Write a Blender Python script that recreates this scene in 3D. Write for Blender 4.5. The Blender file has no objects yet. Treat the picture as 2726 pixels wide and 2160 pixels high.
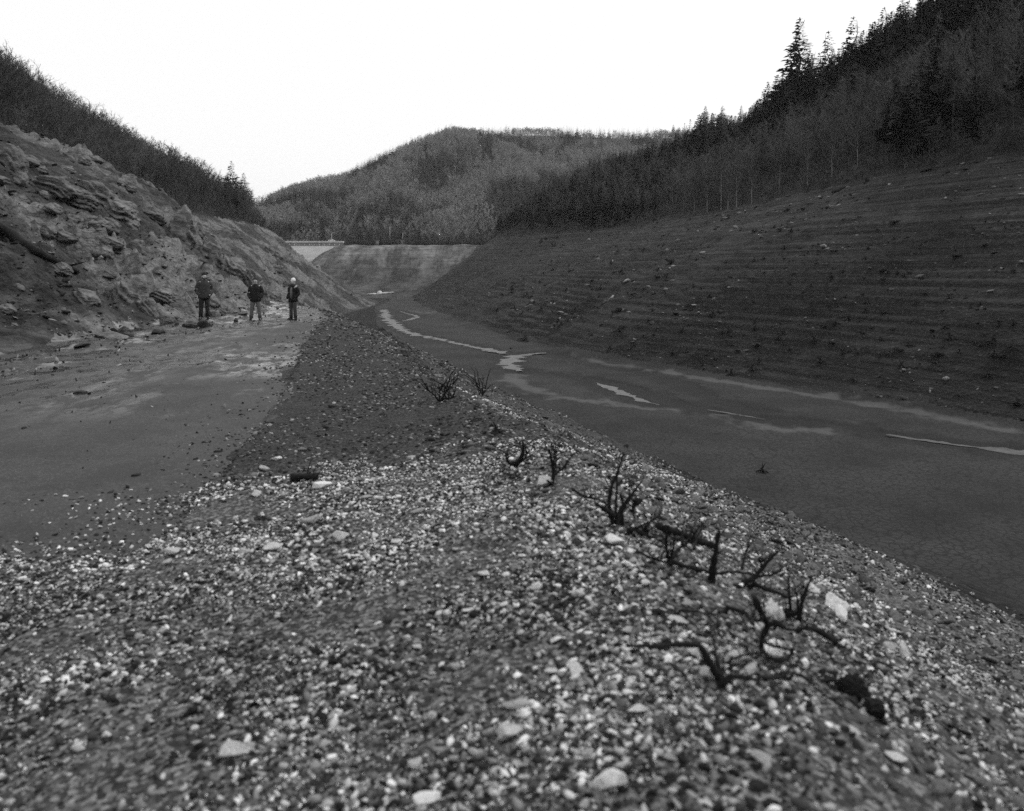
import bpy, bmesh, math, random
import numpy as np
from mathutils import Vector, Matrix, Euler

# ------------------------------------------------------------------ camera, sky, sun, exposure
scene = bpy.context.scene
COL = scene.collection
rng = np.random.default_rng(7)
random.seed(7)
EYE = 2.0
cam_d = bpy.data.cameras.new("camera")
cam = bpy.data.objects.new("camera", cam_d)
COL.objects.link(cam)
cam.location = (0, 0, EYE)
cam.rotation_euler = (math.radians(90), 0, 0)
cam_d.sensor_width = 36.0
cam_d.lens = 27.2
cam_d.shift_y = -0.1317
cam_d.clip_start = 0.05
cam_d.clip_end = 9000
cam_d.dof.use_dof = True
cam_d.dof.focus_distance = 30.0
cam_d.dof.aperture_fstop = 1.9
scene.camera = cam

SUN_EL, SUN_AZ = math.radians(42), math.radians(62)      # azimuth from +Y towards +X
world = bpy.data.worlds.new("World")
scene.world = world
world.use_nodes = True
wn, wl = world.node_tree.nodes, world.node_tree.links
wn.clear()
w_out = wn.new("ShaderNodeOutputWorld")
w_bg = wn.new("ShaderNodeBackground")
w_sky = wn.new("ShaderNodeTexSky")
w_sky.sky_type = 'NISHITA'
w_sky.sun_disc = False
w_sky.sun_elevation = SUN_EL
w_sky.sun_rotation = SUN_AZ
w_bw = wn.new("ShaderNodeRGBToBW")
w_mix = wn.new("ShaderNodeMix")
w_mix.data_type = 'FLOAT'
w_mix.inputs[0].default_value = 0.8                      # mostly an even white overcast
w_mix.inputs[3].default_value = 10.6
w_bg.inputs["Strength"].default_value = 0.13
wl.new(w_sky.outputs[0], w_bw.inputs[0])
wl.new(w_bw.outputs[0], w_mix.inputs[2])
wl.new(w_mix.outputs[0], w_bg.inputs["Color"])
wl.new(w_bg.outputs[0], w_out.inputs["Surface"])
sun_d = bpy.data.lights.new("sun", 'SUN')
sun_d.energy = 1.5
sun_d.angle = math.radians(12)
sun = bpy.data.objects.new("sun", sun_d)
COL.objects.link(sun)
sdir = Vector((math.sin(SUN_AZ) * math.cos(SUN_EL), math.cos(SUN_AZ) * math.cos(SUN_EL), math.sin(SUN_EL)))
sun.rotation_euler = sdir.to_track_quat('Z', 'Y').to_euler()
scene.view_settings.view_transform = 'Standard'
scene.view_settings.look = 'None'
scene.view_settings.exposure = -0.15
scene.view_settings.gamma = 1.0
scene.cycles.use_denoising = False                        # keeps the fine grain of gravel, twigs and scree
scene.cycles.max_bounces = 4
scene.cycles.diffuse_bounces = 2
scene.cycles.glossy_bounces = 2
scene.cycles.transparent_max_bounces = 8

# ------------------------------------------------------------------ numpy noise
_P = np.random.default_rng(11).permutation(256)
_P = np.concatenate([_P, _P, _P])
_GA = np.random.default_rng(12).uniform(0, 2 * np.pi, 256)
_GX, _GY = np.cos(_GA), np.sin(_GA)
def pnoise(x, y):
    xi = np.floor(x).astype(np.int64); yi = np.floor(y).astype(np.int64)
    fx = x - xi; fy = y - yi
    u = fx * fx * fx * (fx * (fx * 6 - 15) + 10); v = fy * fy * fy * (fy * (fy * 6 - 15) + 10)
    def g(ix, iy, dx, dy):
        h = _P[_P[ix & 255] + (iy & 255)]
        return _GX[h] * dx + _GY[h] * dy
    a = g(xi, yi, fx, fy); b = g(xi + 1, yi, fx - 1, fy)
    c = g(xi, yi + 1, fx, fy - 1); d = g(xi + 1, yi + 1, fx - 1, fy - 1)
    return (a + (b - a) * u + ((c + (d - c) * u) - (a + (b - a) * u)) * v) * 1.5
def fbm(x, y, oct=4, gain=0.5, lac=2.07):
    s = 0; a = 1.0
    for i in range(oct):
        s = s + a * pnoise(x + 17.3 * i, y - 9.1 * i)
        x = x * lac; y = y * lac; a *= gain
    return s
def ridged(x, y, oct=4, gain=0.5):
    s = 0; a = 1.0
    for i in range(oct):
        s = s + a * (1 - np.abs(pnoise(x + 31.7 * i, y + 5.9 * i)) * 2.0)
        x = x * 2.03; y = y * 2.03; a *= gain
    return s
def sstep(a, b, x):
    t = np.clip((x - a) / (b - a), 0, 1)
    return t * t * (3 - 2 * t)

# ------------------------------------------------------------------ the valley: feature lines x(y), z(y)
def pchip(xs, ys, q):
    xs = np.array(xs, float); ys = np.array(ys, float)
    h = np.diff(xs); dl = np.diff(ys) / h
    m = np.zeros_like(xs)
    m[1:-1] = np.where(dl[:-1] * dl[1:] > 0, 2 * dl[:-1] * dl[1:] / (dl[:-1] + dl[1:] + 1e-12 * np.sign(dl[:-1] + dl[1:] + 1e-30)), 0)
    m[0] = dl[0]; m[-1] = dl[-1]
    qq = np.clip(q, xs[0], xs[-1])
    i = np.clip(np.searchsorted(xs, qq, side='right') - 1, 0, len(h) - 1)
    t = (qq - xs[i]) / h[i]
    return ((1 + 2 * t) * (1 - t) ** 2 * ys[i] + t * (1 - t) ** 2 * h[i] * m[i]
            + t * t * (3 - 2 * t) * ys[i + 1] + t * t * (t - 1) * h[i] * m[i + 1])
# (y, x, z) rows
FEAT = [
 # 0 far left upland
 [(-60,-260,98),(100,-270,98),(200,-262,62),(300,-262,40),(380,-300,24),(480,-340,20)],
 # 1 left ridge
 [(-60,-125,66),(100,-128,63),(200,-132,47),(250,-136,41),(300,-138,33),(350,-130,20),(380,-140,17),(480,-190,18)],
 # 2 left high-water line
 [(-60,-44,17),(30,-47,17),(60,-50,17),(90,-60,17),(144,-77,17),(188,-84,17),(257,-83,17),(290,-95,17),(330,-122,16),(390,-145,16),(480,-155,17)],
 # 3 left bank, half way up
 [(-60,-19,6.5),(10,-19,6.5),(30,-20,6.0),(50,-23,7),(90,-37,7.5),(150,-62,9),(230,-67,5),(257,-68,5),(290,-82,4),(330,-108,3),(390,-132,2),(480,-142,2)],
 # 4 left edge of the road
 [(-60,-11,0),(10,-10.8,0),(22,-12,0),(38,-12.6,0),(46,-14.5,-.1),(60,-21,-1.2),(80,-28,-3.2),(120,-39,-6.3),(200,-46,-9.6),(257,-47,-10),(300,-60,-10),(350,-90,-8),(400,-122,-7),(480,-130,-7)],
 # 5 right edge of the road
 [(-60,-2.5,0),(5.5,-2.6,0),(7.1,-2.8,0),(9.3,-3.1,0),(11.6,-3.5,0),(19,-5.2,0),(36,-8.7,0),(46,-11.6,-.1),(60,-17,-1.2),(80,-25,-3.2),(120,-36.5,-6.3),(200,-44.5,-9.7),(257,-46,-10),(300,-56,-10),(350,-80,-9),(400,-110,-6),(450,-118,7),(480,-118,7)],
 # 6 crest of the gravel bank
 [(-60,1.6,.4),(0,1.0,.40),(4,.8,.40),(8,.2,.36),(10,-.6,.28),(17,-2.6,.12),(29,-5.8,0),(36,-8.1,0),(46,-10.9,-.2),(60,-16,-1.3),(80,-23.5,-3.4),(120,-35,-6.5),(200,-43.5,-9.8),(257,-45.5,-10),(300,-52,-10),(350,-70,-9),(400,-98,-3),(450,-102,17),(480,-102,17)],
 # 7 lower on the near bank
 [(-60,21,-6.4),(0,17.5,-6.2),(28,7.5,-6.2),(39,2.2,-6.3),(59,-6,-6.8),(93,-18,-8),(120,-23,-9),(163,-34,-9.8),(250,-45,-10),(300,-50,-10),(350,-62,-9.3),(400,-80,-4),(450,-90,17),(480,-90,17)],
 # 8 foot of the near bank
 [(-60,42,-10),(0,31,-10),(28,18,-10),(39,11.5,-10),(59,1.9,-10),(93,-9,-10),(120,-15,-10),(163,-28,-10),(217,-38,-10),(250,-44,-10),(300,-48,-10),(350,-54,-9.5),(400,-60,-4),(450,-60,17),(480,-60,17)],
 # 9 foot of the right bank
 [(-60,80,-10),(0,62,-10),(30,50,-10),(61,38.4,-10),(89,23,-10),(112,8.4,-10),(163,-7.8,-10),(244,-27,-10),(300,-38,-10),(350,-44,-9.5),(400,-30,-3),(450,-20,17),(480,-20,17)],
 # 10 right high-water line
 [(-60,112,17),(50,88,17),(106,67,17),(132,59,17),(188,54.5,17),(271,37,17),(313,14,17),(349,-8,17),(375,-10,17),(400,0,17),(450,0,18),(480,0,18)],
 # 11 right shoulder
 [(-60,140,46),(106,90,40),(188,76,34),(271,62,32),(313,38,34),(349,14,33),(400,22,36),(450,26,30),(480,26,24)],
 # 12 right ridge
 [(-60,175,84),(60,160,84),(120,125,76),(180,106,60),(260,96,47),(340,74,50),(370,52,50),(420,46,47),(480,50,35)],
 # 13 far right upland
 [(-60,330,130),(120,320,120),(260,300,84),(340,290,74),(480,290,60)],
]
RIDGE = [(-700,20),(-420,24),(-338,36),(-285,46),(-270,52),(-239,70),(-228,82),(-176,104),(-129,128),(-108,139),(-67,151),(-41,149),(11,151),(64,150),(168,147),(320,150),(700,170)]
def feats(y):
    out = []
    for f in FEAT:
        a = np.array(f, float)
        out.append((pchip(a[:, 0], a[:, 1], y), pchip(a[:, 0], a[:, 2], y)))
    return out
def base_h(x, y):
    F = feats(y)
    z = F[0][1] + (F[0][0] - x) * 0.01
    for k in range(len(F) - 1):
        x0, z0 = F[k]; x1, z1 = F[k + 1]
        t = (x - x0) / np.maximum(x1 - x0, 0.05)
        z = np.where(x >= x0, z0 + (z1 - z0) * np.clip(t, 0, 1), z)
    z = np.where(x >= F[-1][0], F[-1][1] + (x - F[-1][0]) * 0.01, z)
    # the far hill
    rz = np.interp(x, [r[0] for r in RIDGE], [r[1] for r in RIDGE])
    t = np.clip((y - 470) / 380.0, 0, 1)
    up = 18 + (rz - 18) * (t ** 0.95)
    gul = (pnoise(x / 95 + 3.1 + y / 400, y / 240) * 26 + pnoise(x / 40, y / 90) * 9) * np.sin(np.pi * t) ** 0.8
    up = up + gul - np.clip(y - 850, 0, 600) * 0.12
    k = sstep(452, 500, y)
    return z * (1 - k) + up * k
def zone_signed(x, y):
    """piece names by plan position"""
    return None
def terr(z, P, sharp=0.75):
    q = z / P; f = q - np.floor(q)
    g = np.where(f < sharp, f / sharp * (1 - sharp), (1 - sharp) + (f - sharp) / (1 - sharp) * sharp)
    return (g - f) * P
STREAMS = [  # centre lines (u, v, half width m) of the water on the flat
 [(808,652,1.6),(812,665,1.9),(822,676,2.0),(838,690,1.8),(870,704,1.6),(915,712,1.2),(960,722,1.1),(1005,732,1.2),(1045,740,1.4),(1065,744,1.5)],
 [(1150,742,.5),(1105,746,1.3),(1082,754,1.9),(1072,766,2.1),(1080,776,1.2),(1092,781,.5)],
 [(1256,805,.1),(1285,818,.8),(1320,832,1.0),(1350,842,.6),(1388,852,.08)],
 [(1490,862,.06),(1530,868,.22),(1575,876,.18),(1610,882,.05)],
 [(1865,914,.1),(1915,921,.55),(1975,930,.6),(2040,938,.8),(2110,946,.9),(2200,958,1.1),(2330,975,1.2)],
 [(840,655,.2),(872,664,.9),(880,668,.9),(862,673,.9),(848,676,.5)],
]
def uvz(u, v, z):
    d = (EYE - z) * 1629.0 / (v - 570.0)
    return ((u - 1078) / 1629.0 * d, d)
STR_W = [[(*uvz(u, v, -10.0), w) for (u, v, w) in s] for s in STREAMS]
WET = [  # long wet channel of the stream on the flat, dark mud
 [(1092,781),(1180,790),(1290,806),(1380,830),(1450,855),(1560,868),(1640,882),(1760,892),(1865,912)],
 [(1150,745),(1230,766),(1300,775),(1370,790),(1420,805),(1500,838),(1600,868)],
 [(1045,742),(1120,745),(1150,745)],
]
WET_W = [[uvz(u, v, -10.0) for (u, v) in s] for s in WET]
PALE = [ # dried pale silt levees
 [(1085,790),(1080,802),(1110,820),(1180,838),(1290,850),(1380,862),(1480,868)],
 [(1480,868),(1570,888),(1640,905),(1740,905),(1830,900)],
 [(1150,745),(1260,765),(1400,785),(1560,810),(1700,830),(1900,865),(2100,905)],
 [(860,655),(905,662),(945,655),(985,640)],
]
PALE_W = [[uvz(u, v, -10.0) for (u, v) in s] for s in PALE]
def dist_poly(x, y, poly, wide=False):
    best = np.full(x.shape, 1e9)
    for i in range(len(poly) - 1):
        ax, ay = poly[i][:2]; bx, by = poly[i + 1][:2]
        dx, dy = bx - ax, by - ay
        t = np.clip(((x - ax) * dx + (y - ay) * dy) / (dx * dx + dy * dy + 1e-9), 0, 1)
        d = np.hypot(x - ax - t * dx, y - ay - t * dy)
        if wide:
            d = d / np.maximum(poly[i][2] + (poly[i + 1][2] - poly[i][2]) * t, 0.1)
        best = np.minimum(best, d)
    return best
def masks(x, y):
    F = feats(y)
    X = [f[0] for f in F]
    r = np.hypot(x, y)
    wob = pnoise(x / 1.3, y / 2.2) * 0.25 + pnoise(x / .35, y / .6) * 0.12
    m = {}
    far = y > 452
    m['left_bank'] = (x >= X[2]) & (x < X[4]) & ~far
    m['left_hill'] = (x < X[2]) & ~far
    m['right_bank'] = (x >= X[9]) & (x < X[10]) & ~far
    m['right_hill'] = (x >= X[10]) & ~far
    m['flat'] = (x >= X[8]) & (x < X[9]) & (y < 330)
    m['lower_bank'] = (x > X[6]) & (x < X[8]) & (y < 330)
    m['road'] = (x >= X[4] + wob * 2) & (x < X[5] + wob) & (y > 5.25 + wob * 1.0 + np.clip(-x - 3, 0, 3) * .12) & (y < 330)
    m['far_bank'] = (y > 330) & (x >= X[4]) & (x < X[9]) & ~far
    m['far_hill'] = far
    return m, F
def height(x, y, detail=True):
    r = np.hypot(x, y)
    dl = 0.03 * np.clip(r, 0, 400) + 0.12
    dl = np.minimum(dl, 6.0)
    z = base_h(x, y) * 0.28
    for dx, dy in ((1, 0), (-1, 0), (0, 1), (0, -1)):
        z = z + base_h(x + dl * dx, y + dl * dy) * 0.18
    if not detail:
        return z
    F = feats(y)
    X = [f[0] for f in F]
    # --- soft weights for each ground
    e = 0.02 * r + 0.3
    wl = sstep(-1, 1, (x - X[2]) / (e * 3)) * sstep(-1, 1, (X[4] - .6 - x) / e) * (1 - sstep(440, 452, y))
    wlh = sstep(0, 1, (X[2] - x) / 10) * (1 - sstep(440, 470, y))
    wr = sstep(-1, 1, (x - X[9]) / (e * 1.5)) * sstep(-1, 1, (X[10] - x) / (e * 3)) * (1 - sstep(440, 452, y))
    wrh = sstep(0, 1, (x - X[10]) / 10) * (1 - sstep(440, 470, y))
    wn_ = sstep(-1, 1, (x - X[5] - .5) / .8) * sstep(-1, 1, (X[8] - x) / (e * 2)) * (1 - sstep(300, 330, y))
    wflat = sstep(-1, 1, (x - X[8]) / (e * 2)) * sstep(-1, 1, (X[9] - x) / (e * 2)) * (1 - sstep(300, 330, y))
    wroad = sstep(0, 1, (x - X[4]) / 1.0) * sstep(0, 1, (X[5] - x) / .6)
    wfb = sstep(320, 345, y) * sstep(-1, 1, (x - X[4]) / 5) * (1 - sstep(445, 455, y)) * sstep(-1, 1, (X[9] - x) / 8)
    # left bank: tilted rock ribs
    a, b = (x * .82 - y * .57), (x * .57 + y * .82)
    big = ridged(a / 10.5 + fbm(x / 20, y / 20, 2) * .5, b / 17 + 4.2, 4, .55) - .9
    med = ridged(a / 2.6 + pnoise(x / 5, y / 5) * .6, b / 5.5, 3, .55) - .8
    sm = ridged(a / .8, b / 1.5, 2, .5) - .6
    lowm = sstep(-.25, .35, fbm(x / 16 + 8, y / 16, 2))
    rk = sstep(-.05, .5, fbm(a / 7, b / 12 + 4.2, 4) + .12)
    stp = fbm(x / 4, y / 6, 3) * .8 + z * .9 + a * .35
    z = z + wl * (big * (0.5 + 1.0 * lowm) + med * (.30 + .7 * rk) + sm * (.10 + .20 * rk)
                  + rk * (terr(stp, 1.0, .8) * .8 + terr(stp * 1.7 + a * .3, .6, .8) * .35 + ridged(a / .35, b / .9, 2) * .05))
    # right bank and lower near bank: shoreline benches
    z = z + wr * (fbm(x / 24, y / 24, 3) * 1.2 + fbm(x / 5, y / 5, 3) * .16)
    zz = z + fbm(x / 30, y / 30, 2) * .15
    gl = np.clip(ridged(x / 16 + .3 * y / 16, y / 60, 2) - 1.15, 0, 1) * wr
    z = z - gl * .9
    sw = wr * (0.35 + 0.65 * sstep(-.4, .3, pnoise(x / 40 + 5, y / 40)))
    z = z + sw * (terr(zz, .95, .80) * .85 + terr(zz + .2, .38, .75) * .8)
    z = z + wr * (fbm(x / 2.2, y / 2.2, 3) * .07 + np.clip(fbm(x / 7, y / 9, 3) - .25, 0, 1) * 1.1)
    nb = wn_ * sstep(-.6, -2.0, z)
    z = z + nb * (terr(z + fbm(x / 9, y / 9, 2) * .3, .55, .7) * .5) * .8
    nslope = wn_ * sstep(.1, -1.2, z)
    z = z + nslope * (fbm(x / 2.6, y / 3.4, 3) * .16 + ridged(x / 1.1, y / 1.5, 2) * .05 * sstep(60, 20, r))
    # crumbly outcrops part way down the bank ahead
    oc = .0 * sstep(.10, .5, pnoise(x / 5 + 2.2, y / 9 + 1.7)) * sstep(24, 34, y) * (1 - sstep(75, 100, y)) * nslope
    z = z + oc * (ridged(a / 1.3, b / 2.4, 3) * .75 + .25)
    # gravel top
    z = z + wn_ * (fbm(x / .9, y / 1.1, 3) * .035 + fbm(x / .16, y / .16, 2) * .010 * sstep(14, 7, r))
    z = z + wroad * (fbm(x / 2.5, y / 3, 3) * .022) * sstep(60, 40, y)
    for off in (1.5, 3.1):
        dd_ = np.abs(x - (X[5] - off) + fbm(y / 5, y / 9 + off, 2) * .25)
        z = z - wroad * sstep(.22, .05, dd_) * .02 * (y < 60) + wroad * sstep(.12, .0, np.abs(dd_ - .28)) * .012 * (.5 + pnoise(x / .3, y / .5)) * (y < 60)
    # muddy verge with clods at the left of the road
    vg = sstep(2.6, .2, x - X[4] + pnoise(x / 1.5, y / 2.5) * 1.4) * wroad * (y < 60)
    z = z + vg * (fbm(x / .9, y / 1.2, 3) * .12 + .05)
    # edge of the asphalt: a small broken step up to the gravel
    z = z + .07 * sstep(-.05, .12, x - X[5] - pnoise(x / .35, y / .6) * .12) * (y < 40) * sstep(40, 20, y)
    # mud flat
    z = z + wflat * (fbm(x / 14, y / 14, 3) * .05 + .03)
    s = np.full(x.shape, 1e9)
    near = wflat > .01
    if near.any():
        xs, ys = x[near], y[near]
        dd = np.full(xs.shape, 1e9)
        for p in STR_W:
            dd = np.minimum(dd, dist_poly(xs, ys, p, True))
        dd = dd + fbm(xs / 1.4, ys / 1.8, 3) * .35
        dip = -.10 * sstep(1.5, 1.0, dd)
        d2 = np.full(xs.shape, 1e9)
        for p in WET_W:
            d2 = np.minimum(d2, dist_poly(xs, ys, p))
        dip = np.minimum(dip, -.20 * sstep(2.2, .7, d2 + fbm(xs / 2.2, ys / 3, 3) * 1.2))
        zn = z[near]; zn = zn + dip
        z = z.copy(); z[near] = zn
    z = z + wfb * (fbm(x / 16, y / 40, 3) * 1.2 + terr(z, 1.3, .7) * .4)
    z = z + (wlh + wrh) * fbm(x / 25, y / 25, 3) * 1.4
    return z
def hits(uv, start=1.5, end=1400.0, n=900):
    """where rays through points of the photograph meet the ground"""
    out = []
    ds = np.geomspace(start, end, n)
    for (u, v) in uv:
        xs = (u - 1078) / 1629.0 * ds
        zr = EYE - (v - 570) / 1629.0 * ds
        hz = height(xs, ds)
        k = np.argmax(zr <= hz)
        if not (zr <= hz).any():
            out.append(None); continue
        k = max(k, 1)
        d0, d1 = ds[k - 1], ds[k]
        f0, f1 = zr[k - 1] - hz[k - 1], zr[k] - hz[k]
        t = f0 / (f0 - f1 + 1e-9)
        d = d0 + (d1 - d0) * min(max(t, 0), 1)
        x = (u - 1078) / 1629.0 * d
        out.append((x, d, float(height(np.array([x]), np.array([d]))[0])))
    return out
def hz1(x, y):
    return float(height(np.array([float(x)]), np.array([float(y)]))[0])

# ------------------------------------------------------------------ materials (the place is recorded in black and white: all greys)
def mat(name, lo, hi, scale=8.0, rough=.9, bump=.0, bscale=None, stretch=(1, 1, 1), detail=6, contrast=(.35, .65), rand=0.0, spec=.3, bdist=.02, extra=None):
    m = bpy.data.materials.new(name)
    m.use_nodes = True
    n, l = m.node_tree.nodes, m.node_tree.links
    b = n["Principled BSDF"]
    b.inputs["Roughness"].default_value = rough
    b.inputs["Specular IOR Level"].default_value = spec
    tc = n.new("ShaderNodeTexCoord"); mp = n.new("ShaderNodeMapping")
    mp.inputs["Scale"].default_value = stretch
    l.new(tc.outputs["Object"], mp.inputs[0])
    no = n.new("ShaderNodeTexNoise"); no.inputs["Scale"].default_value = scale; no.inputs["Detail"].default_value = detail
    no.inputs["Roughness"].default_value = .65
    l.new(mp.outputs[0], no.inputs["Vector"])
    mr = n.new("ShaderNodeMapRange")
    mr.inputs[1].default_value, mr.inputs[2].default_value = contrast
    mr.inputs[3].default_value, mr.inputs[4].default_value = lo, hi
    l.new(no.outputs[0], mr.inputs[0])
    val = mr.outputs[0]
    if rand:
        oi = n.new("ShaderNodeObjectInfo"); mm = n.new("ShaderNodeMapRange")
        mm.inputs[3].default_value = 1 - rand; mm.inputs[4].default_value = 1 + rand
        l.new(oi.outputs["Random"], mm.inputs[0])
        mu = n.new("ShaderNodeMath"); mu.operation = 'MULTIPLY'
        l.new(val, mu.inputs[0]); l.new(mm.outputs[0], mu.inputs[1]); val = mu.outputs[0]
    if extra:
        val = extra(m, n, l, b, mp, val)
    l.new(val, b.inputs["Base Color"])
    if bump:
        bn = n.new("ShaderNodeTexNoise"); bn.inputs["Scale"].default_value = bscale or scale * 2; bn.inputs["Detail"].default_value = 5
        l.new(mp.outputs[0], bn.inputs["Vector"])
        bp = n.new("ShaderNodeBump"); bp.inputs["Strength"].default_value = bump; bp.inputs["Distance"].default_value = bdist
        l.new(bn.outputs[0], bp.inputs["Height"]); l.new(bp.outputs[0], b.inputs["Normal"])
    return m
def math2(n, l, op, a, b_):
    q = n.new("ShaderNodeMath"); q.operation = op
    for i, s in enumerate((a, b_)):
        if isinstance(s, (int, float)): q.inputs[i].default_value = s
        else: l.new(s, q.inputs[i])
    return q.outputs[0]
def nz(n, l, vec, scale, detail=4, lo=.4, hi=.6, o0=0., o1=1., rough=.6, st=None):
    if st:
        mp = n.new("ShaderNodeMapping"); mp.inputs["Scale"].default_value = st
        l.new(vec, mp.inputs[0]); vec = mp.outputs[0]
    t = n.new("ShaderNodeTexNoise"); t.inputs["Scale"].default_value = scale; t.inputs["Detail"].default_value = detail; t.inputs["Roughness"].default_value = rough
    l.new(vec, t.inputs["Vector"])
    r = n.new("ShaderNodeMapRange"); r.inputs[1].default_value = lo; r.inputs[2].default_value = hi; r.inputs[3].default_value = o0; r.inputs[4].default_value = o1
    l.new(t.outputs[0], r.inputs[0])
    return r.outputs[0]
def attr(n, name):
    a = n.new("ShaderNodeAttribute"); a.attribute_name = name
    return a.outputs["Fac"]

def ex_gravel(m, n, l, b, mp, val):
    obj = mp.outputs[0]
    v = n.new("ShaderNodeTexVoronoi"); v.inputs["Scale"].default_value = 48.0
    v.inputs["Randomness"].default_value = 1.0
    l.new(obj, v.inputs["Vector"])
    sp = n.new("ShaderNodeSeparateColor"); l.new(v.outputs["Color"], sp.inputs[0])
    v2 = n.new("ShaderNodeTexVoronoi"); v2.inputs["Scale"].default_value = 9.0; l.new(obj, v2.inputs["Vector"])
    sp2 = n.new("ShaderNodeSeparateColor"); l.new(v2.outputs["Color"], sp2.inputs[0])
    c = math2(n, l, 'POWER', sp.outputs[0], 2.6)
    c2 = math2(n, l, 'POWER', sp2.outputs[1], 7.0)
    pale = attr(n, "pale")  # exposure brightening painted into the ground tone
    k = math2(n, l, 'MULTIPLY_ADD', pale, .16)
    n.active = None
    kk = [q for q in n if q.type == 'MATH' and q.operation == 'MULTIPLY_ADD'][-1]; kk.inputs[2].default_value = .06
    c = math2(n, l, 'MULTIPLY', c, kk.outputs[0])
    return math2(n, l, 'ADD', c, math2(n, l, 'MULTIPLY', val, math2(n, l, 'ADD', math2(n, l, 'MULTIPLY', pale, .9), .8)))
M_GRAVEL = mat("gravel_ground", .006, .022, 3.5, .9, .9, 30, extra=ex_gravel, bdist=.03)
def ex_road(m, n, l, b, mp, val):
    obj = mp.outputs[0]
    wet = nz(n, l, obj, .35, 6, .50, .58, 0, 1, .7, (1.0, .45, 1))
    streak = nz(n, l, obj, 2.0, 7, .45, .54, 0, 1, .8, (1, .4, 1))
    verge = attr(n, "verge")
    w = math2(n, l, 'MULTIPLY', math2(n, l, 'MAXIMUM', math2(n, l, 'MULTIPLY', wet, attr(n, 'far_part')), verge), streak)
    r = n.new("ShaderNodeMapRange"); r.inputs[3].default_value = .75; r.inputs[4].default_value = .12
    l.new(w, r.inputs[0]); l.new(r.outputs[0], b.inputs["Roughness"])
    b.inputs["Specular IOR Level"].default_value = .5
    v = n.new("ShaderNodeTexVoronoi"); v.inputs["Scale"].default_value = 60; l.new(obj, v.inputs["Vector"])
    sp = n.new("ShaderNodeSeparateColor"); l.new(v.outputs["Color"], sp.inputs[0])
    spk = math2(n, l, 'MULTIPLY', math2(n, l, 'POWER', sp.outputs[0], 5.0), .05)
    val = math2(n, l, 'ADD', val, spk)
    mud = nz(n, l, obj, 1.1, 8, .5, .56, 1.0, .55, .8)
    return math2(n, l, 'MULTIPLY', val, mud)
M_ROAD = mat("wet_asphalt", .015, .040, 2.2, .5, .5, 70, extra=ex_road, bdist=.0016, contrast=(.3, .7))
def ex_bank(m, n, l, b, mp, val):
    obj = mp.outputs[0]
    rock = attr(n, "rock")
    crag = nz(n, l, obj, 1.4, 8, .35, .66, .35, 1.8, .75, (1, 1, 2.5))
    rr = math2(n, l, 'MULTIPLY', rock, .11)
    v = math2(n, l, 'ADD', val, rr)
    v = math2(n, l, 'MULTIPLY', v, crag)
    st = nz(n, l, obj, 9.0, 4, .62, .75, 0, .09, .7)
    return math2(n, l, 'ADD', v, st)
M_LBANK = mat("rocky_soil", .018, .060, .9, .95, .9, 6, extra=ex_bank, bdist=.25)
def ex_rbank(m, n, l, b, mp, val):
    obj = mp.outputs[0]
    band = nz(n, l, obj, 1.0, 6, .40, .62, .25, 2.0, .75, (.03, .03, 3.0))
    upper = attr(n, "upper")
    st = nz(n, l, obj, 2.2, 5, .60, .70, 0, .085, .8)
    dk = nz(n, l, obj, .10, 4, .40, .62, .65, 1.2, .6)
    v = math2(n, l, 'MULTIPLY', math2(n, l, 'MULTIPLY', val, band), dk)
    v = math2(n, l, 'MULTIPLY', v, math2(n, l, 'ADD', math2(n, l, 'MULTIPLY', upper, .9), .75))
    return math2(n, l, 'ADD', v, st)
M_RBANK = mat("benched_silt", .009, .020, .5, .95, .8, 2.2, extra=ex_rbank, bdist=.5)
def ex_mud(m, n, l, b, mp, val):
    obj = mp.outputs[0]
    v = n.new("ShaderNodeTexVoronoi"); v.feature = 'DISTANCE_TO_EDGE'; v.inputs["Scale"].default_value = 2.5
    ns = n.new("ShaderNodeTexNoise"); ns.inputs["Scale"].default_value = 1.6
    l.new(obj, ns.inputs["Vector"])
    mx = n.new("ShaderNodeVectorMath"); mx.operation = 'MULTIPLY_ADD'; mx.inputs[1].default_value = (.35, .35, 0)
    l.new(ns.outputs["Color"], mx.inputs[0]); l.new(obj, mx.inputs[2]); l.new(mx.outputs[0], v.inputs["Vector"])
    cr = n.new("ShaderNodeMapRange"); cr.inputs[1].default_value = .0; cr.inputs[2].default_value = .13; cr.inputs[3].default_value = .12; cr.inputs[4].default_value = 1
    l.new(v.outputs["Distance"], cr.inputs[0])
    wet, pale = attr(n, "wet"), attr(n, "silt")
    v1 = math2(n, l, 'MULTIPLY', val, cr.outputs[0])
    v1 = math2(n, l, 'MULTIPLY', v1, math2(n, l, 'SUBTRACT', 1.0, math2(n, l, 'MULTIPLY', wet, .72)))
    return math2(n, l, 'ADD', v1, math2(n, l, 'MULTIPLY', pale, .05))
M_MUD = mat("cracked_mud", .008, .033, .16, .8, .3, 3, extra=ex_mud, bdist=.05, spec=.25)
M_FLOOR = mat("forest_floor", .008, .022, .4, 1.0, .5, 2)
def ex_fb(m, n, l, b, mp, val):
    obj = mp.outputs[0]
    band = nz(n, l, obj, 1.0, 5, .38, .64, .75, 1.25, .7, (.02, .02, 2.2))
    gul = nz(n, l, obj, 1.0, 6, .40, .60, .35, 1.45, .75, (.09, .02, .02))
    lo = attr(n, "upper")
    v = math2(n, l, 'MULTIPLY', math2(n, l, 'MULTIPLY', val, band), gul)
    return math2(n, l, 'MULTIPLY', v, math2(n, l, 'ADD', math2(n, l, 'MULTIPLY', lo, .75), .55))
M_FBANK = mat("far_bank_soil", .045, .125, .2, .95, .5, 1.2, extra=ex_fb, bdist=.4)
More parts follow.
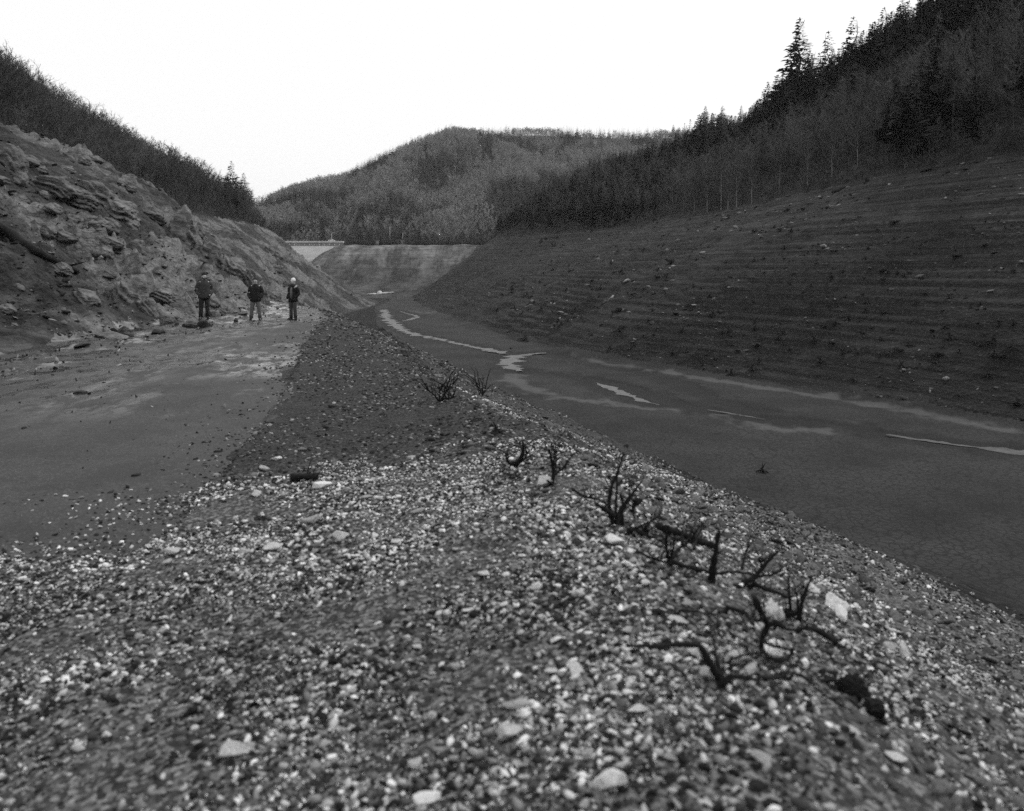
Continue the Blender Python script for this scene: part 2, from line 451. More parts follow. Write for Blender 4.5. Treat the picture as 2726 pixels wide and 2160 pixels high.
M_ROCK = mat("schist", .035, .25, 1.6, .9, .9, 4, stretch=(1, 1, 2.2), detail=10, contrast=(.32, .70), rand=.2, bdist=.12)
M_STONE = mat("pale_stone", .28, .62, 6, .85, .5, 30, rand=.35, bdist=.01, detail=8)
def ex_peb(k, lo, hi):
    def f(m, n, l, b, mp, val):
        oi = n.new("ShaderNodeObjectInfo")
        p = math2(n, l, 'POWER', oi.outputs["Random"], k)
        q = n.new("ShaderNodeMapRange"); q.inputs[3].default_value = lo; q.inputs[4].default_value = hi
        l.new(p, q.inputs[0])
        return math2(n, l, 'MULTIPLY', val, q.outputs[0])
    return f
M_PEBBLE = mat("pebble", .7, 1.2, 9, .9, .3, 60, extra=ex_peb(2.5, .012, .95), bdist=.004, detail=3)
M_DARKROCK = mat("dark_stone", .02, .06, 5, .9, .6, 18, rand=.3, bdist=.02)
M_WOOD = mat("charred_wood", .004, .018, 12, .9, .6, 40, stretch=(1, 1, .3), bdist=.01)
M_BARK = mat("bark", .03, .07, 2, .95, .4, 6, stretch=(1, 1, .3), rand=.35)
M_PALEBARK = mat("pale_bark", .16, .34, 2, .9, .3, 6, stretch=(1, 1, .3))
M_TWIG = mat("twigs", .055, .12, .5, .95, rand=.6)
M_NEEDLE = mat("needles", .014, .036, .6, .95, rand=.45)
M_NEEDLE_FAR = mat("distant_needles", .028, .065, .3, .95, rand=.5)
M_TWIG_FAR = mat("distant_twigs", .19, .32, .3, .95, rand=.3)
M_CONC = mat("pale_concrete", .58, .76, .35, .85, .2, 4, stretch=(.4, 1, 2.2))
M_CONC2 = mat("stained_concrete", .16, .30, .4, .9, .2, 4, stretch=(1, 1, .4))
M_METAL = mat("grey_metal", .35, .5, 3, .5)
def ex_water(m, n, l, b, mp, val):
    b.inputs["Roughness"].default_value = .42
    b.inputs["Specular IOR Level"].default_value = .5
    b.inputs["IOR"].default_value = 1.33
    return val
M_WATER = mat("water", .08, .14, 1.0, .12, .3, 1.6, extra=ex_water, bdist=.06)

# ------------------------------------------------------------------ object helpers
def mesh_np(name, V, F, m=None, smooth=False, attrs=None):
    me = bpy.data.meshes.new(name)
    V = np.asarray(V, np.float32); F = np.asarray(F, np.int32)
    k = F.shape[1]
    me.vertices.add(len(V)); me.vertices.foreach_set("co", V.ravel())
    me.loops.add(F.size); me.loops.foreach_set("vertex_index", F.ravel())
    me.polygons.add(len(F))
    me.polygons.foreach_set("loop_start", np.arange(0, F.size, k, dtype=np.int32))
    me.polygons.foreach_set("loop_total", np.full(len(F), k, np.int32))
    if smooth:
        me.polygons.foreach_set("use_smooth", np.ones(len(F), bool))
    me.update(calc_edges=True)
    if attrs:
        for an, av in attrs.items():
            a = me.attributes.new(an, 'FLOAT', 'POINT'); a.data.foreach_set("value", np.asarray(av, np.float32))
    if m: me.materials.append(m)
    return me
def link(name, data, parent=None, loc=None, rot=None, scl=None):
    o = bpy.data.objects.new(name, data); COL.objects.link(o)
    if parent: o.parent = parent
    if loc is not None: o.location = loc
    if rot is not None: o.rotation_euler = rot
    if scl is not None: o.scale = scl
    return o
def tag(o, label=None, cat=None, group=None, kind=None):
    if label: o["label"] = label
    if cat: o["category"] = cat
    if group: o["group"] = group
    if kind: o["kind"] = kind
    return o
class MB:
    """collects simple shapes into one mesh"""
    def __init__(s): s.v = []; s.f = []
    def add(s, vs, fs):
        o = len(s.v); s.v += [tuple(p) for p in vs]; s.f += [tuple(i + o for i in f) for f in fs]
    def box(s, c, d, rz=0):
        x, y, z = d[0] / 2, d[1] / 2, d[2] / 2
        R = Matrix.Rotation(rz, 3, 'Z')
        vs = [R @ Vector((sx * x, sy * y, sz * z)) + Vector(c) for sx in (-1, 1) for sy in (-1, 1) for sz in (-1, 1)]
        s.add(vs, [(0, 1, 3, 2), (4, 6, 7, 5), (0, 4, 5, 1), (2, 3, 7, 6), (0, 2, 6, 4), (1, 5, 7, 3)])
    def tube(s, pts, rad, n=6, cap=True):
        pts = [Vector(p) for p in pts]
        rings = []
        up = Vector((.13, .21, 1)).normalized()
        for i, p in enumerate(pts):
            t = (pts[min(i + 1, len(pts) - 1)] - pts[max(i - 1, 0)])
            if t.length < 1e-6: t = Vector((0, 0, 1))
            t.normalize()
            a = t.cross(up)
            if a.length < .05: a = t.cross(Vector((1, 0, 0)))
            a.normalize(); b = t.cross(a)
            r = rad[i] if isinstance(rad, (list, tuple)) else rad
            rings.append([p + (a * math.cos(6.2832 * k / n) + b * math.sin(6.2832 * k / n)) * r for k in range(n)])
        vs = [q for ring in rings for q in ring]
        fs = [(i * n + k, i * n + (k + 1) % n, (i + 1) * n + (k + 1) % n, (i + 1) * n + k) for i in range(len(pts) - 1) for k in range(n)]
        if cap:
            fs.append(tuple(range(n))[::-1]); fs.append(tuple((len(pts) - 1) * n + k for k in range(n)))
        s.add(vs, fs)
    def loft(s, rings, n=14, cap=True):
        """rings: (cx, cy, cz, rx, ry[, turn])"""
        vs = []
        for r in rings:
            cx, cy, cz, rx, ry = r[:5]; tw = r[5] if len(r) > 5 else 0
            for k in range(n):
                a = 6.28318 * k / n
                px, py = math.cos(a) * rx, math.sin(a) * ry
                vs.append((cx + px * math.cos(tw) - py * math.sin(tw), cy + px * math.sin(tw) + py * math.cos(tw), cz))
        fs = [(i * n + k, i * n + (k + 1) % n, (i + 1) * n + (k + 1) % n, (i + 1) * n + k) for i in range(len(rings) - 1) for k in range(n)]
        if cap:
            fs.append(tuple(range(n))[::-1]); fs.append(tuple((len(rings) - 1) * n + k for k in range(n)))
        s.add(vs, fs)
    def data(s, name, m=None, smooth=False):
        me = bpy.data.meshes.new(name); me.from_pydata(s.v, [], s.f); me.update()
        if smooth: me.polygons.foreach_set("use_smooth", [True] * len(me.polygons))
        if m: me.materials.append(m)
        return me
    def build(s, name, m, parent=None, smooth=False, **k):
        return link(name, s.data(name, m, smooth), parent, **k)

# ------------------------------------------------------------------ ground, as pieces of one height field
def build_ground():
    th = np.concatenate([np.radians(np.linspace(-44, 44, 1040)), np.radians(np.linspace(49, 311, 54))])
    rr = np.concatenate([[.25, .5, .8], np.geomspace(1.2, 1350, 1150), np.array([1500, 1800, 2400, 3600])])
    R, T = np.meshgrid(rr, th, indexing='ij')
    X = (R * np.sin(T)).ravel(); Y = (R * np.cos(T)).ravel()
    Z = height(X, Y)
    V = np.stack([X, Y, Z], 1)
    nr, nt = R.shape
    i = np.arange(nr - 1)[:, None]; j = np.arange(nt)[None, :]; j2 = (j + 1) % nt
    Fc = np.stack([i * nt + j, i * nt + j2, (i + 1) * nt + j2, (i + 1) * nt + j], -1).reshape(-1, 4)[:, ::-1]
    cx = X[Fc].mean(1); cy = Y[Fc].mean(1)
    m, F = masks(cx, cy)
    zone = np.full(len(Fc), 0)                     # 0 gravel bank
    names = ['gravel_bank', 'left_bank', 'left_hillside', 'right_bank', 'right_hillside', 'riverbed', 'road', 'far_bank', 'far_hill', 'lower_bank']
    keys = [None, 'left_bank', 'left_hill', 'right_bank', 'right_hill', 'flat', 'road', 'far_bank', 'far_hill']
    mats = [M_GRAVEL, M_LBANK, M_FLOOR, M_RBANK, M_FLOOR, M_MUD, M_ROAD, M_FBANK, M_FLOOR, M_RBANK]
    for k in (1, 2, 3, 4, 5, 7, 8, 6):
        zone[m[keys[k]]] = k
    zone[(zone == 6) & (cy > 64)] = 1
    czz = Z[Fc].mean(1) + fbm(cx / 2.2, cy / 3.5, 3) * 1.1
    zone[(zone == 0) & m['lower_bank'] & (czz < -1.9)] = 9
    FX = [f[0] for f in feats(Y)]
    pale = np.clip(sstep(7.6, 6.6, Y + fbm(X / .8, Y / .6, 3) * .35 - np.clip(X + 1.2, -3, 0) * .1) + sstep(.4, 1.4, X - FX[6] + fbm(X, Y, 2) * .5) * sstep(17, 10, Y) * .8, 0, 1) * sstep(-3.6, -.6, Z)  # zone of brighter exposure, put into the gravel colour
    rock = sstep(-.05, .5, fbm((X * .82 - Y * .57) / 7, (X * .57 + Y * .82) / 12 + 4.2, 4) + .12)
    verge = np.maximum(sstep(5.5, 1.5, X - FX[4] + fbm(X / 2, Y / 3, 3) * 1.5), np.maximum(sstep(13.5, 15.5, Y) * sstep(21, 17.5, Y) * sstep(-.3, .3, fbm(X / 3, Y / 1.6, 3) + .15), sstep(31, 35, Y)))
    upper = sstep(-4, 12, Z)
    wet = np.zeros_like(X); silt = np.zeros_like(X)
    nf = (X > FX[8] - 3) & (X < FX[9] + 6) & (Y < 340)
    xs, ys = X[nf], Y[nf]
    d = np.full(xs.shape, 1e9); d1 = d.copy(); d2 = d.copy()
    for p in WET_W: d = np.minimum(d, dist_poly(xs, ys, p))
    for p in STR_W: d1 = np.minimum(d1, dist_poly(xs, ys, p))
    for p in PALE_W: d2 = np.minimum(d2, dist_poly(xs, ys, p))
    w = np.maximum(sstep(3.0, .8, d + fbm(xs / 2.2, ys / 3, 3) * 1.6), sstep(3.6, 1.4, d1 + fbm(xs / 2, ys / 3, 3) * 1.6))
    wet[nf] = w
    silt[nf] = sstep(1.5, .2, d2 + fbm(xs / 2, ys / 2.5, 3) * 1.2) * (1 - w)
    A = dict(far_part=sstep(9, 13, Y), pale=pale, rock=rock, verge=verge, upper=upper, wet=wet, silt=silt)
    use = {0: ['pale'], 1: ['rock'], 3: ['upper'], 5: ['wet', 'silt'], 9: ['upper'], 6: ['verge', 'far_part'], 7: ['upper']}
    for k, nm in enumerate(names):
        f = Fc[zone == k]
        if not len(f): continue
        idx, inv = np.unique(f, return_inverse=True)
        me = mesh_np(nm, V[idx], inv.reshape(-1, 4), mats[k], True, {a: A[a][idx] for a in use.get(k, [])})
        tag(link(nm, me), kind='structure')
build_ground()

# ------------------------------------------------------------------ water lying in the channels
def water(name, poly, z):
    pts = []
    L, Rr = [], []
    P = []
    for i in range(len(poly) - 1):
        for t in np.linspace(0, 1, 22, endpoint=False):
            P.append([poly[i][q] + (poly[i + 1][q] - poly[i][q]) * t for q in range(3)])
    P.append(list(poly[-1]))
    P = np.array(P)
    P[1:-1] = (P[:-2] + P[1:-1] * 2 + P[2:]) / 4
    V = []; F = []
    for i, (x, y, w) in enumerate(P):
        dx, dy = P[min(i + 1, len(P) - 1)][:2] - P[max(i - 1, 0)][:2]
        n = np.array([-dy, dx]) / (math.hypot(dx, dy) + 1e-9)
        n1, n2 = fbm(np.array([x / 1.7, x / 1.5 + 40]), np.array([y / 2.2, y / 2.0 + 9]), 3)
        a = max(.03, w * (.62 + .8 * n1)); b = max(.03, w * (.62 + .8 * n2))
        for s in (-a, 0, b):
            V.append((x + n[0] * s, y + n[1] * s, z))
    for i in range(len(P) - 1):
        for k in range(2):
            F.append((i * 3 + k, i * 3 + k + 1, i * 3 + k + 4, i * 3 + k + 3))
    o = link(name, mesh_np(name, V, F, M_WATER, True))
    return tag(o, kind='structure')
for s_ in STR_W:
    water("stream_water", s_, -10.03)

# ------------------------------------------------------------------ many-of-a-kind helper: instances on a cloud of points
def proto_collection(name, objs):
    c = bpy.data.collections.new(name)
    for i, me in enumerate(objs):
        o = bpy.data.objects.new("%s_%02d" % (name, i), me); c.objects.link(o)
    return c
def scatter(name, pts, rot, scl, idx, coll, label=None, cat=None):
    me = bpy.data.meshes.new(name)
    pts = np.asarray(pts, np.float32)
    me.vertices.add(len(pts)); me.vertices.foreach_set("co", pts.ravel())
    a = me.attributes.new("rot3", 'FLOAT_VECTOR', 'POINT'); a.data.foreach_set("vector", np.asarray(rot, np.float32).ravel())
    a = me.attributes.new("scl3", 'FLOAT_VECTOR', 'POINT'); a.data.foreach_set("vector", np.asarray(scl, np.float32).ravel())
    a = me.attributes.new("pick", 'INT', 'POINT'); a.data.foreach_set("value", np.asarray(idx, np.int32))
    o = link(name, me)
    g = bpy.data.node_groups.new(name, 'GeometryNodeTree')
    g.interface.new_socket("Geometry", in_out='INPUT', socket_type='NodeSocketGeometry')
    g.interface.new_socket("Geometry", in_out='OUTPUT', socket_type='NodeSocketGeometry')
    n, l = g.nodes, g.links
    gi, go = n.new("NodeGroupInput"), n.new("NodeGroupOutput")
    ip = n.new("GeometryNodeInstanceOnPoints"); ci = n.new("GeometryNodeCollectionInfo")
    ci.inputs["Collection"].default_value = coll
    ci.inputs["Separate Children"].default_value = True; ci.inputs["Reset Children"].default_value = True
    def na(nm, ty):
        q = n.new("GeometryNodeInputNamedAttribute"); q.data_type = ty; q.inputs["Name"].default_value = nm
        return q.outputs["Attribute"]
    e = n.new("FunctionNodeEulerToRotation")
    l.new(na("rot3", 'FLOAT_VECTOR'), e.inputs[0])
    l.new(gi.outputs[0], ip.inputs["Points"]); l.new(ci.outputs[0], ip.inputs["Instance"])
    ip.inputs["Pick Instance"].default_value = True
    l.new(na("pick", 'INT'), ip.inputs["Instance Index"])
    l.new(e.outputs[0], ip.inputs["Rotation"]); l.new(na("scl3", 'FLOAT_VECTOR'), ip.inputs["Scale"])
    l.new(ip.outputs[0], go.inputs[0])
    md = o.modifiers.new("scatter", 'NODES'); md.node_group = g
    return tag(o, label, cat, kind='stuff')

# ------------------------------------------------------------------ stones
def ico(sub):
    bm = bmesh.new(); bmesh.ops.create_icosphere(bm, subdivisions=sub, radius=1)
    V = np.array([v.co[:] for v in bm.verts]); F = np.array([[v.index for v in f.verts] for f in bm.faces]); bm.free()
    return V, F
_ICO = {k: ico(k) for k in (1, 2, 3, 4, 5)}
def stone_mesh(name, seed, sub, m, flat=.55, planes=13, rough=.04, smooth=False):
    r = np.random.default_rng(seed)
    V, F = _ICO[sub]
    N = r.normal(size=(planes, 3)); N /= np.linalg.norm(N, axis=1)[:, None]
    D = r.uniform(.50, .86, planes)
    dot = V @ N.T
    rad = np.where(dot > .05, D[None, :] / np.maximum(dot, .05), 9).min(1)
    rad = np.minimum(rad, 1.25)
    rad = rad * (1 + rough * pnoise(V[:, 0] * 3 + seed, V[:, 1] * 3 + V[:, 2] * 2.3) + rough * .6 * pnoise(V[:, 0] * 8 + V[:, 2] * 5, V[:, 1] * 8))
    P = V * rad[:, None] * np.array([1.2, r.uniform(.55, 1.0), flat * r.uniform(.8, 1.4)])
    return mesh_np(name, P, F, m, smooth)
def crag_mesh(name, seed, size, m, sub=5, ribs=1.0):
    """angular outcrop: many cut planes, split into tilted layers that step in and out"""
    r = np.random.default_rng(seed)
    V, F = _ICO[sub]
    N = r.normal(size=(30, 3)); N[:, 2] = np.abs(N[:, 2]) * .8; N /= np.linalg.norm(N, axis=1)[:, None]
    D = r.uniform(.62, 1.0, 30)
    dot = V @ N.T
    rad = np.minimum(np.where(dot > .05, D[None, :] / np.maximum(dot, .05), 9).min(1), 1.1)
    U = V * rad[:, None]
    q = U[:, 0] * .60 + U[:, 2] * .80 + .25 * pnoise(U[:, 1] * 1.7 + seed, U[:, 0] * 1.3)
    t = U[:, 1] * .9 + U[:, 0] * .5 - U[:, 2] * .4
    lay = np.floor(q * 7.0 + seed * .37).astype(int)
    step = _GX[_P[lay & 255]] * .075
    blk = np.floor(t * 4.5 + _GY[_P[lay & 255]] * 2).astype(int)
    step = step + _GX[_P[(blk + lay * 7) & 255]] * .05
    fine = (ridged(q * 6 + seed, t * 2.2, 4, .55) - 1.0) * .05 + fbm(U[:, 0] * 9 + seed, U[:, 1] * 9 + U[:, 2] * 8, 3) * .022
    U = U * (1 + (step + fine) * ribs)[:, None]
    return mesh_np(name, U * np.array(size), F, m, False)

M_PEBBLE_M = mat("dull_pebble", .7, 1.2, 9, .9, .3, 60, extra=ex_peb(4.5, .006, .62), bdist=.004, detail=3)
PEB = proto_collection("pebble_kind", [stone_mesh("pebble", 100 + i, 2, M_PEBBLE_M if i < 4 else M_PEBBLE, .5, 13, .0) for i in range(8)])  # dull and lighter copies; their placing paints the brighter exposure zone
M_PEBBLE_D = mat("dark_pebble", .7, 1.2, 9, .9, .3, 60, extra=ex_peb(3.2, .015, .40), bdist=.004, detail=3)  # darker copy for gravel in the dimmed zone; also real road grit
PEBD = proto_collection("dark_pebble_kind", [stone_mesh("dark_pebble", 140 + i, 1, M_PEBBLE_D, .45, 9, .03) for i in range(6)])
M_SLAB = mat("schist_slab", .025, .16, 5, .9, .5, 25, rand=.5, bdist=.01, detail=8)
SLB = proto_collection("slab_kind", [stone_mesh("slab", 180 + i, 2, M_SLAB, .28, 12, .05) for i in range(6)])
M_SCREE = mat("scree", .7, 1.2, 1.5, .95, .4, 5, extra=ex_peb(3.5, .012, .34), bdist=.05, detail=3)
SCR = proto_collection("scree_kind", [stone_mesh("scree", 220 + i, 1, M_SCREE, .4, 9, .05) for i in range(5)])

def ground_rot(x, y, tilt, e=.12):
    gx = (height(x + e, y, False) - height(x - e, y, False)) / (2 * e)
    gy = (height(x, y + e, False) - height(x, y - e, False)) / (2 * e)
    n = len(x)
    return np.stack([np.arctan(gy) + rng.normal(0, tilt, n), -np.arctan(gx) + rng.normal(0, tilt, n), np.zeros(n)], 1)
def polar(n, r0, r1, th=42):
    r = np.exp(rng.uniform(math.log(r0), math.log(r1), n)); t = np.radians(rng.uniform(-th, th, n))
    return r * np.sin(t), r * np.cos(t)

# crushed gravel close by, lightened to carry the brighter exposure here
x, y = polar(300000, 1.7, 13, 41)
m, F = masks(x, y)
wob = fbm(x / .8, y / .6, 3) * .35
dens = pnoise(x / .9 + 5, y / .7) 
spill = m['road'] & (y < 11) & (rng.random(len(x)) < .55 * np.exp((x - F[5][0]) / .38) + .45 * np.exp(-np.abs(y - 5.3) / .25))
ok = (~m['road'] | spill) & ~m['left_bank'] & (x < F[8][0]) & ((y + wob - np.clip(x + 1.2, -3, 0) * .1 < 7.25) | ((x - F[6][0] > .6 + wob) & (y < 13))) & (x > F[4][0]) & (rng.random(len(x)) < .62 + dens * .9)
ok &= rng.random(len(x)) < np.where(x > F[6][0] + 1.8 + wob * 2, .42, 1.0)
ok &= (x < F[6][0] + 6.5 + wob * 3) & (height(x, y, False) > -1.9 + wob * 3 - np.abs(rng.normal(0, .45, len(x))))
ok &= (rng.random(len(x)) < np.clip(.45 + .14 * (y - 2.0) + dens * .5, .3, 1))
x, y = x[ok], y[ok]
s = np.clip(np.exp(rng.normal(math.log(.0092), .55, len(x)) + .75 * fbm(x / .55 + 3, y / .5, 3)), .0035, .022)
s = np.maximum(s, .0019 * np.hypot(x, y))
s = np.where(rng.random(len(x)) < .010, np.minimum(s * 2.0, .028), s)
rot = ground_rot(x, y, .35); rot[:, 2] = rng.uniform(0, 6.28, len(x))
z = height(x, y) + s * rng.uniform(-.22, .24, len(x))
scatter("gravel", np.stack([x, y, z], 1), rot, np.stack([s, s, s], 1), rng.integers(0, 4, len(x)) + 4 * (rng.random(len(x)) < np.clip(.22 + .75 * sstep(3.3, 4.8, y + x * .3) * sstep(2.6, 1.2, x - feats(y)[6][0]) + .8 * fbm(x / 1.1 + 9, y / 1.1, 3), .08, .95)), PEB, "crushed gravel over the foreground bank, brighter exposure put into its colour", "gravel")  # lighter pebbles favoured towards the crest, painting its brighter exposure
# gravel farther along the bank, darkened beyond the exposure edge, and thin spill on the asphalt edge
x, y = polar(60000, 5.5, 55, 40)
m, F = masks(x, y)
wob = fbm(x / .8, y / .6, 3) * .35
ok = (x > F[5][0] - 1.1 * rng.random(len(x)) ** 3 - .02) & (x < F[7][0]) & (y > 6.7 + wob) & (rng.random(len(x)) < .6 + pnoise(x / 1.2, y / 1.2) * .9)
x, y = x[ok], y[ok]
s = np.clip(np.exp(rng.normal(math.log(.016), .45, len(x))), .006, .06); s = np.maximum(s, .0019 * np.hypot(x, y))
rot = ground_rot(x, y, .3); rot[:, 2] = rng.uniform(0, 6.28, len(x))
z = height(x, y) + s * .15
scatter("dimmed_gravel", np.stack([x, y, z], 1), rot, np.stack([s, s, s], 1), rng.integers(0, 6, len(x)), PEBD, "grey gravel farther along the top of the bank, dimmer exposure put into its colour", "gravel")
# flat schist chips on the slope to the right
x, y = polar(30000, 2.5, 80, 41)
m, F = masks(x, y)
z = height(x, y)
ok = (x > F[6][0] + .1) & (z + fbm(x / 2.2, y / 3.5, 3) * 1.1 > np.where((rng.random(len(x)) < .16) | (y > 26), -9, -2.0)) & (x < F[8][0]) & (rng.random(len(x)) < .30 + pnoise(x / 1.5, y / 2.5) * .8)
x, y, z = x[ok], y[ok], z[ok]
s = np.clip(np.exp(rng.normal(math.log(.034), .55, len(x))), .012, .20); s = np.minimum(np.maximum(s, .0022 * np.hypot(x, y)), .0065 * np.hypot(x, y) + .018)
rot = ground_rot(x, y, .22); rot[:, 2] = rng.uniform(0, 6.28, len(x))
scatter("stone_chips", np.stack([x, y, z + s * .08], 1), rot, np.stack([s, s, s], 1), rng.integers(0, 6, len(x)), SLB, "loose flat stone chips over the near slope", "stone chips")
# scree on the other banks
x, y = polar(90000, 24, 330, 37)
m, F = masks(x, y)
z = height(x, y)
cl = fbm(x / 14, y / 14, 3)
ok = ((m['right_bank'] & (rng.random(len(x)) < .16 + cl * .5)) | (m['left_bank'] & (rng.random(len(x)) < .35 + cl * .5))) & (y > 10)
x, y, z = x[ok], y[ok], z[ok]
s = np.clip(np.exp(rng.normal(math.log(.13), .6, len(x))), .05, .9) * np.clip(np.hypot(x, y) / 90, .45, 1.6)
s = np.where(x < 0, s * .8, s)
rot = np.stack([rng.normal(0, .3, len(x)), rng.normal(0, .3, len(x)), rng.uniform(0, 6.28, len(x))], 1)
scatter("scree", np.stack([x, y, z + s * .1], 1), rot, np.stack([s, s, s], 1), rng.integers(0, 5, len(x)), SCR, "broken scree scattered over the drained reservoir banks", "scree")
# crumbs of mud and grit on the road
x, y = polar(9000, 5, 46, 34)
m, F = masks(x, y)
dv = x - F[4][0]
ok = m['road'] & (rng.random(len(x)) < .10 + .8 * np.exp(-np.maximum(dv - 1, 0) / 1.6) + .25 * np.clip(pnoise(x / 1.1, y / 3), 0, 1))
x, y = x[ok], y[ok]
s = np.clip(np.exp(rng.normal(math.log(.018), .5, len(x))), .006, .08) * np.clip(np.hypot(x, y) / 16, .5, 2)
s *= np.where(x - feats(y)[4][0] < 2.2, 1.5, 1); s = np.minimum(s, .075)
rot = rng.uniform(0, 6.28, (len(x), 3))
scatter("road_grit", np.stack([x, y, height(x, y) + s * .1], 1), rot, np.stack([s, s, s * .7], 1), rng.integers(0, 6, len(x)), PEBD, "dark crumbs of mud and grit strewn on the wet road", "grit")

# ---- single stones one can point at: (u, v, width px, label or None)
SINGLE = [
 (1290,1655,74,"largest pale stone, smooth and rounded, at the bottom of the gravel"),
 (492,1590,64,"flat triangular pale stone lying alone in the dark gravel at lower left"),
 (905,1692,56,"round pale stone cut by the bottom edge of the view"),
 (1070,1550,56,"broad grey stone with a straight side in the lower middle gravel"),
 (672,1028,34,"pale oval stone touching the right end of the dark log"),
 (715,1133,32,"upright squarish pale stone in the middle of the gravel"),
 (650,1103,44,"long flat pale stone half buried above the squarish stone"),
 (1145,1022,48,"long pale slab beside the forked dead stems at the crest"),
 (1290,1146,50,"pale block below the clump of dead stems"),
 (1470,1380,56,"pale flat stone under the long bent dead branch"),
 (1545,1395,58,"angular pale stone enclosed by the curved dead roots"),
 (1575,1420,40,"squarish pale stone right of the dead root crown"),
 (1490,1425,46,"dull flat stone left of the dead root crown"),
 (1625,1385,52,"white stone inside the round loop of dead branch"),
 (1632,1300,54,"tall grey stone leaning behind the looped dead branch"),
 (1705,1245,42,"wedge of pale stone behind the three thin dead stems"),
 (1762,1283,56,"largest of the pale slabs down the right slope"),
 (1772,1303,36,"bright white flake just below the largest slab on the slope"),
 (1903,1380,48,"long pale slab lying low on the slope at far right"),
 (1475,1104,20,"white stone beyond the thicket of dead stems"),
 (1286,966,15,"small white stone alone on the dark lower slope"),
 (1650,1213,30,"bright block above the branching dead stem on the slope"),
 (1875,1365,24,None),(1905,1262,20,None),(1720,1236,20,None),(1568,1163,22,None),(1505,1100,18,None),(1530,1125,22,None),(1545,1140,20,None),
 (555,990,32,None),(585,968,24,None),(575,1155,32,None),(510,1165,24,None),(460,1208,30,None),(362,1165,36,None),(350,1188,26,None),
 (960,1408,30,None),(1170,1352,28,None),(1090,1490,48,None),(1160,1418,30,None),(1212,1420,40,None),(1345,1500,42,None),(1290,1488,24,None),(875,1612,32,None),
 (1358,1232,30,None),(1320,1332,32,None),(1425,1312,44,None),(1395,1340,24,None),(1350,1085,20,None),(960,1160,20,None),(888,1156,20,None),(985,1290,30,None),
 (880,1368,28,None),(1440,1345,26,None),(1222,1250,24,None),(540,1042,30,None),(880,1080,26,None),(770,1050,24,None),(1020,1212,28,None),(1130,1240,30,None),(1265,1205,30,None),
 (835,1145,24,None),(790,1132,22,None),(1230,1700,34,None),(1410,1600,30,None),(700,1512,26,None),(610,1480,22,None),(1880,1600,50,None),(1600,1600,40,None),(1960,1530,26,None),(1450,1276,30,None),
]
M_STONE_W = mat("white_stone", .55, .78, 6, .8, .4, 30, bdist=.01, detail=8)
smw = [stone_mesh("stone", 330 + i, 4, M_STONE_W, .42, 14, .04) for i in range(3)]
WHITE = {1290, 1625, 1772, 1475, 1286, 1650, 905, 672}
sm = [stone_mesh("stone", 300 + i, 4, M_STONE, .42, 15, .04) for i in range(9)]
ph = hits([(a, b) for a, b, *_ in SINGLE])
for i, ((u, v, w, lab), p) in enumerate(zip(SINGLE, ph)):
    if p is None: continue
    s = w / 2 * p[1] / 1629 * 1.05
    o = link("stone", smw[i % 3] if u in WHITE and lab else sm[(i * 5) % 9], loc=(p[0], p[1], p[2] + s * (.16 if lab is None else .24) + .008), scl=(s, s, s * (.85 if lab is None else 1.1)))
    g = ground_rot(np.array([p[0]]), np.array([p[1]]), .12)[0]
    o.rotation_euler = (g[0], g[1], rng.uniform(0, 6.28) if w < 50 else 0.3 * i)
    if lab: tag(o, lab, "stone")
    else: tag(o, "loose pale stone bigger than the gravel it lies in on the near bank", "stone", "medium pale stones in the gravel")

# ---- roadside boulders at the foot of the rocky slope
BOULD = [
 (238,712,72,.34,M_ROCK,"long low pale slab at the roadside, nearest of the roadside rocks","boulder"),
 (262,706,34,.8,M_ROCK,"pointed rock standing against the end of the long low slab","boulder"),
 (349,676,34,.7,M_ROCK,"grey boulder at the foot of the slope, left of the first person","boulder"),
 (402,688,46,.6,M_ROCK,"rounded boulder on the wet verge just in front of the leftmost person","boulder"),
 (434,687,26,.6,M_DARKROCK,"dark boulder nearest the feet of the leftmost person","boulder"),
 (449,664,34,.6,M_ROCK,"pale boulder between the first and second person","boulder"),
 (497,677,13,.8,M_DARKROCK,"small black lump on the wet road between the first and second person","lump"),
 (334,703,44,.35,M_DARKROCK,"low heap of dark mud on the verge right of the long slab","mud heap"),
 (176,728,40,.3,M_DARKROCK,"flat dark clod at the left end of the verge","mud heap"),
 (168,827,34,.25,M_DARKROCK,"dark flattened clod in the middle of the road","mud clod"),
 (372,684,16,.6,M_DARKROCK,"small dark rock between two roadside boulders","boulder"),
]
for i, (u, v, w, fl, mm, lab, cat) in enumerate(BOULD):
    p = hits([(u, v)])[0]
    s = w / 2 * p[1] / 1629
    nm = "boulder" if cat == "boulder" else ("mud_clod" if "mud" in cat else "lump")
    me = stone_mesh(nm, 520 + i, 4, mm, fl, 16, .08)
    tag(link(nm, me, loc=(p[0], p[1], p[2] + s * fl * .25), scl=(s, s, s), rot=(0, .05, .2 * i)), lab, cat)
# driftwood-like tangle of pale broken rock behind the second person
for i, (u, v, w) in enumerate([(470,652,22),(488,660,26),(512,662,26),(505,650,14),(530,652,22),(545,656,14)]):
    p = hits([(u, v)])[0]; s = w / 2 * p[1] / 1629
    tag(link("broken_rock", stone_mesh("broken_rock", 560 + i, 3, M_ROCK, .35, 12, .08), loc=(p[0], p[1], p[2] + s * .15), scl=(s, s, s), rot=(0, .1 * (i - 2), i)),
        "pale broken rock in the low pile behind the two left people", "rock", "pile of pale broken rock at the road edge")

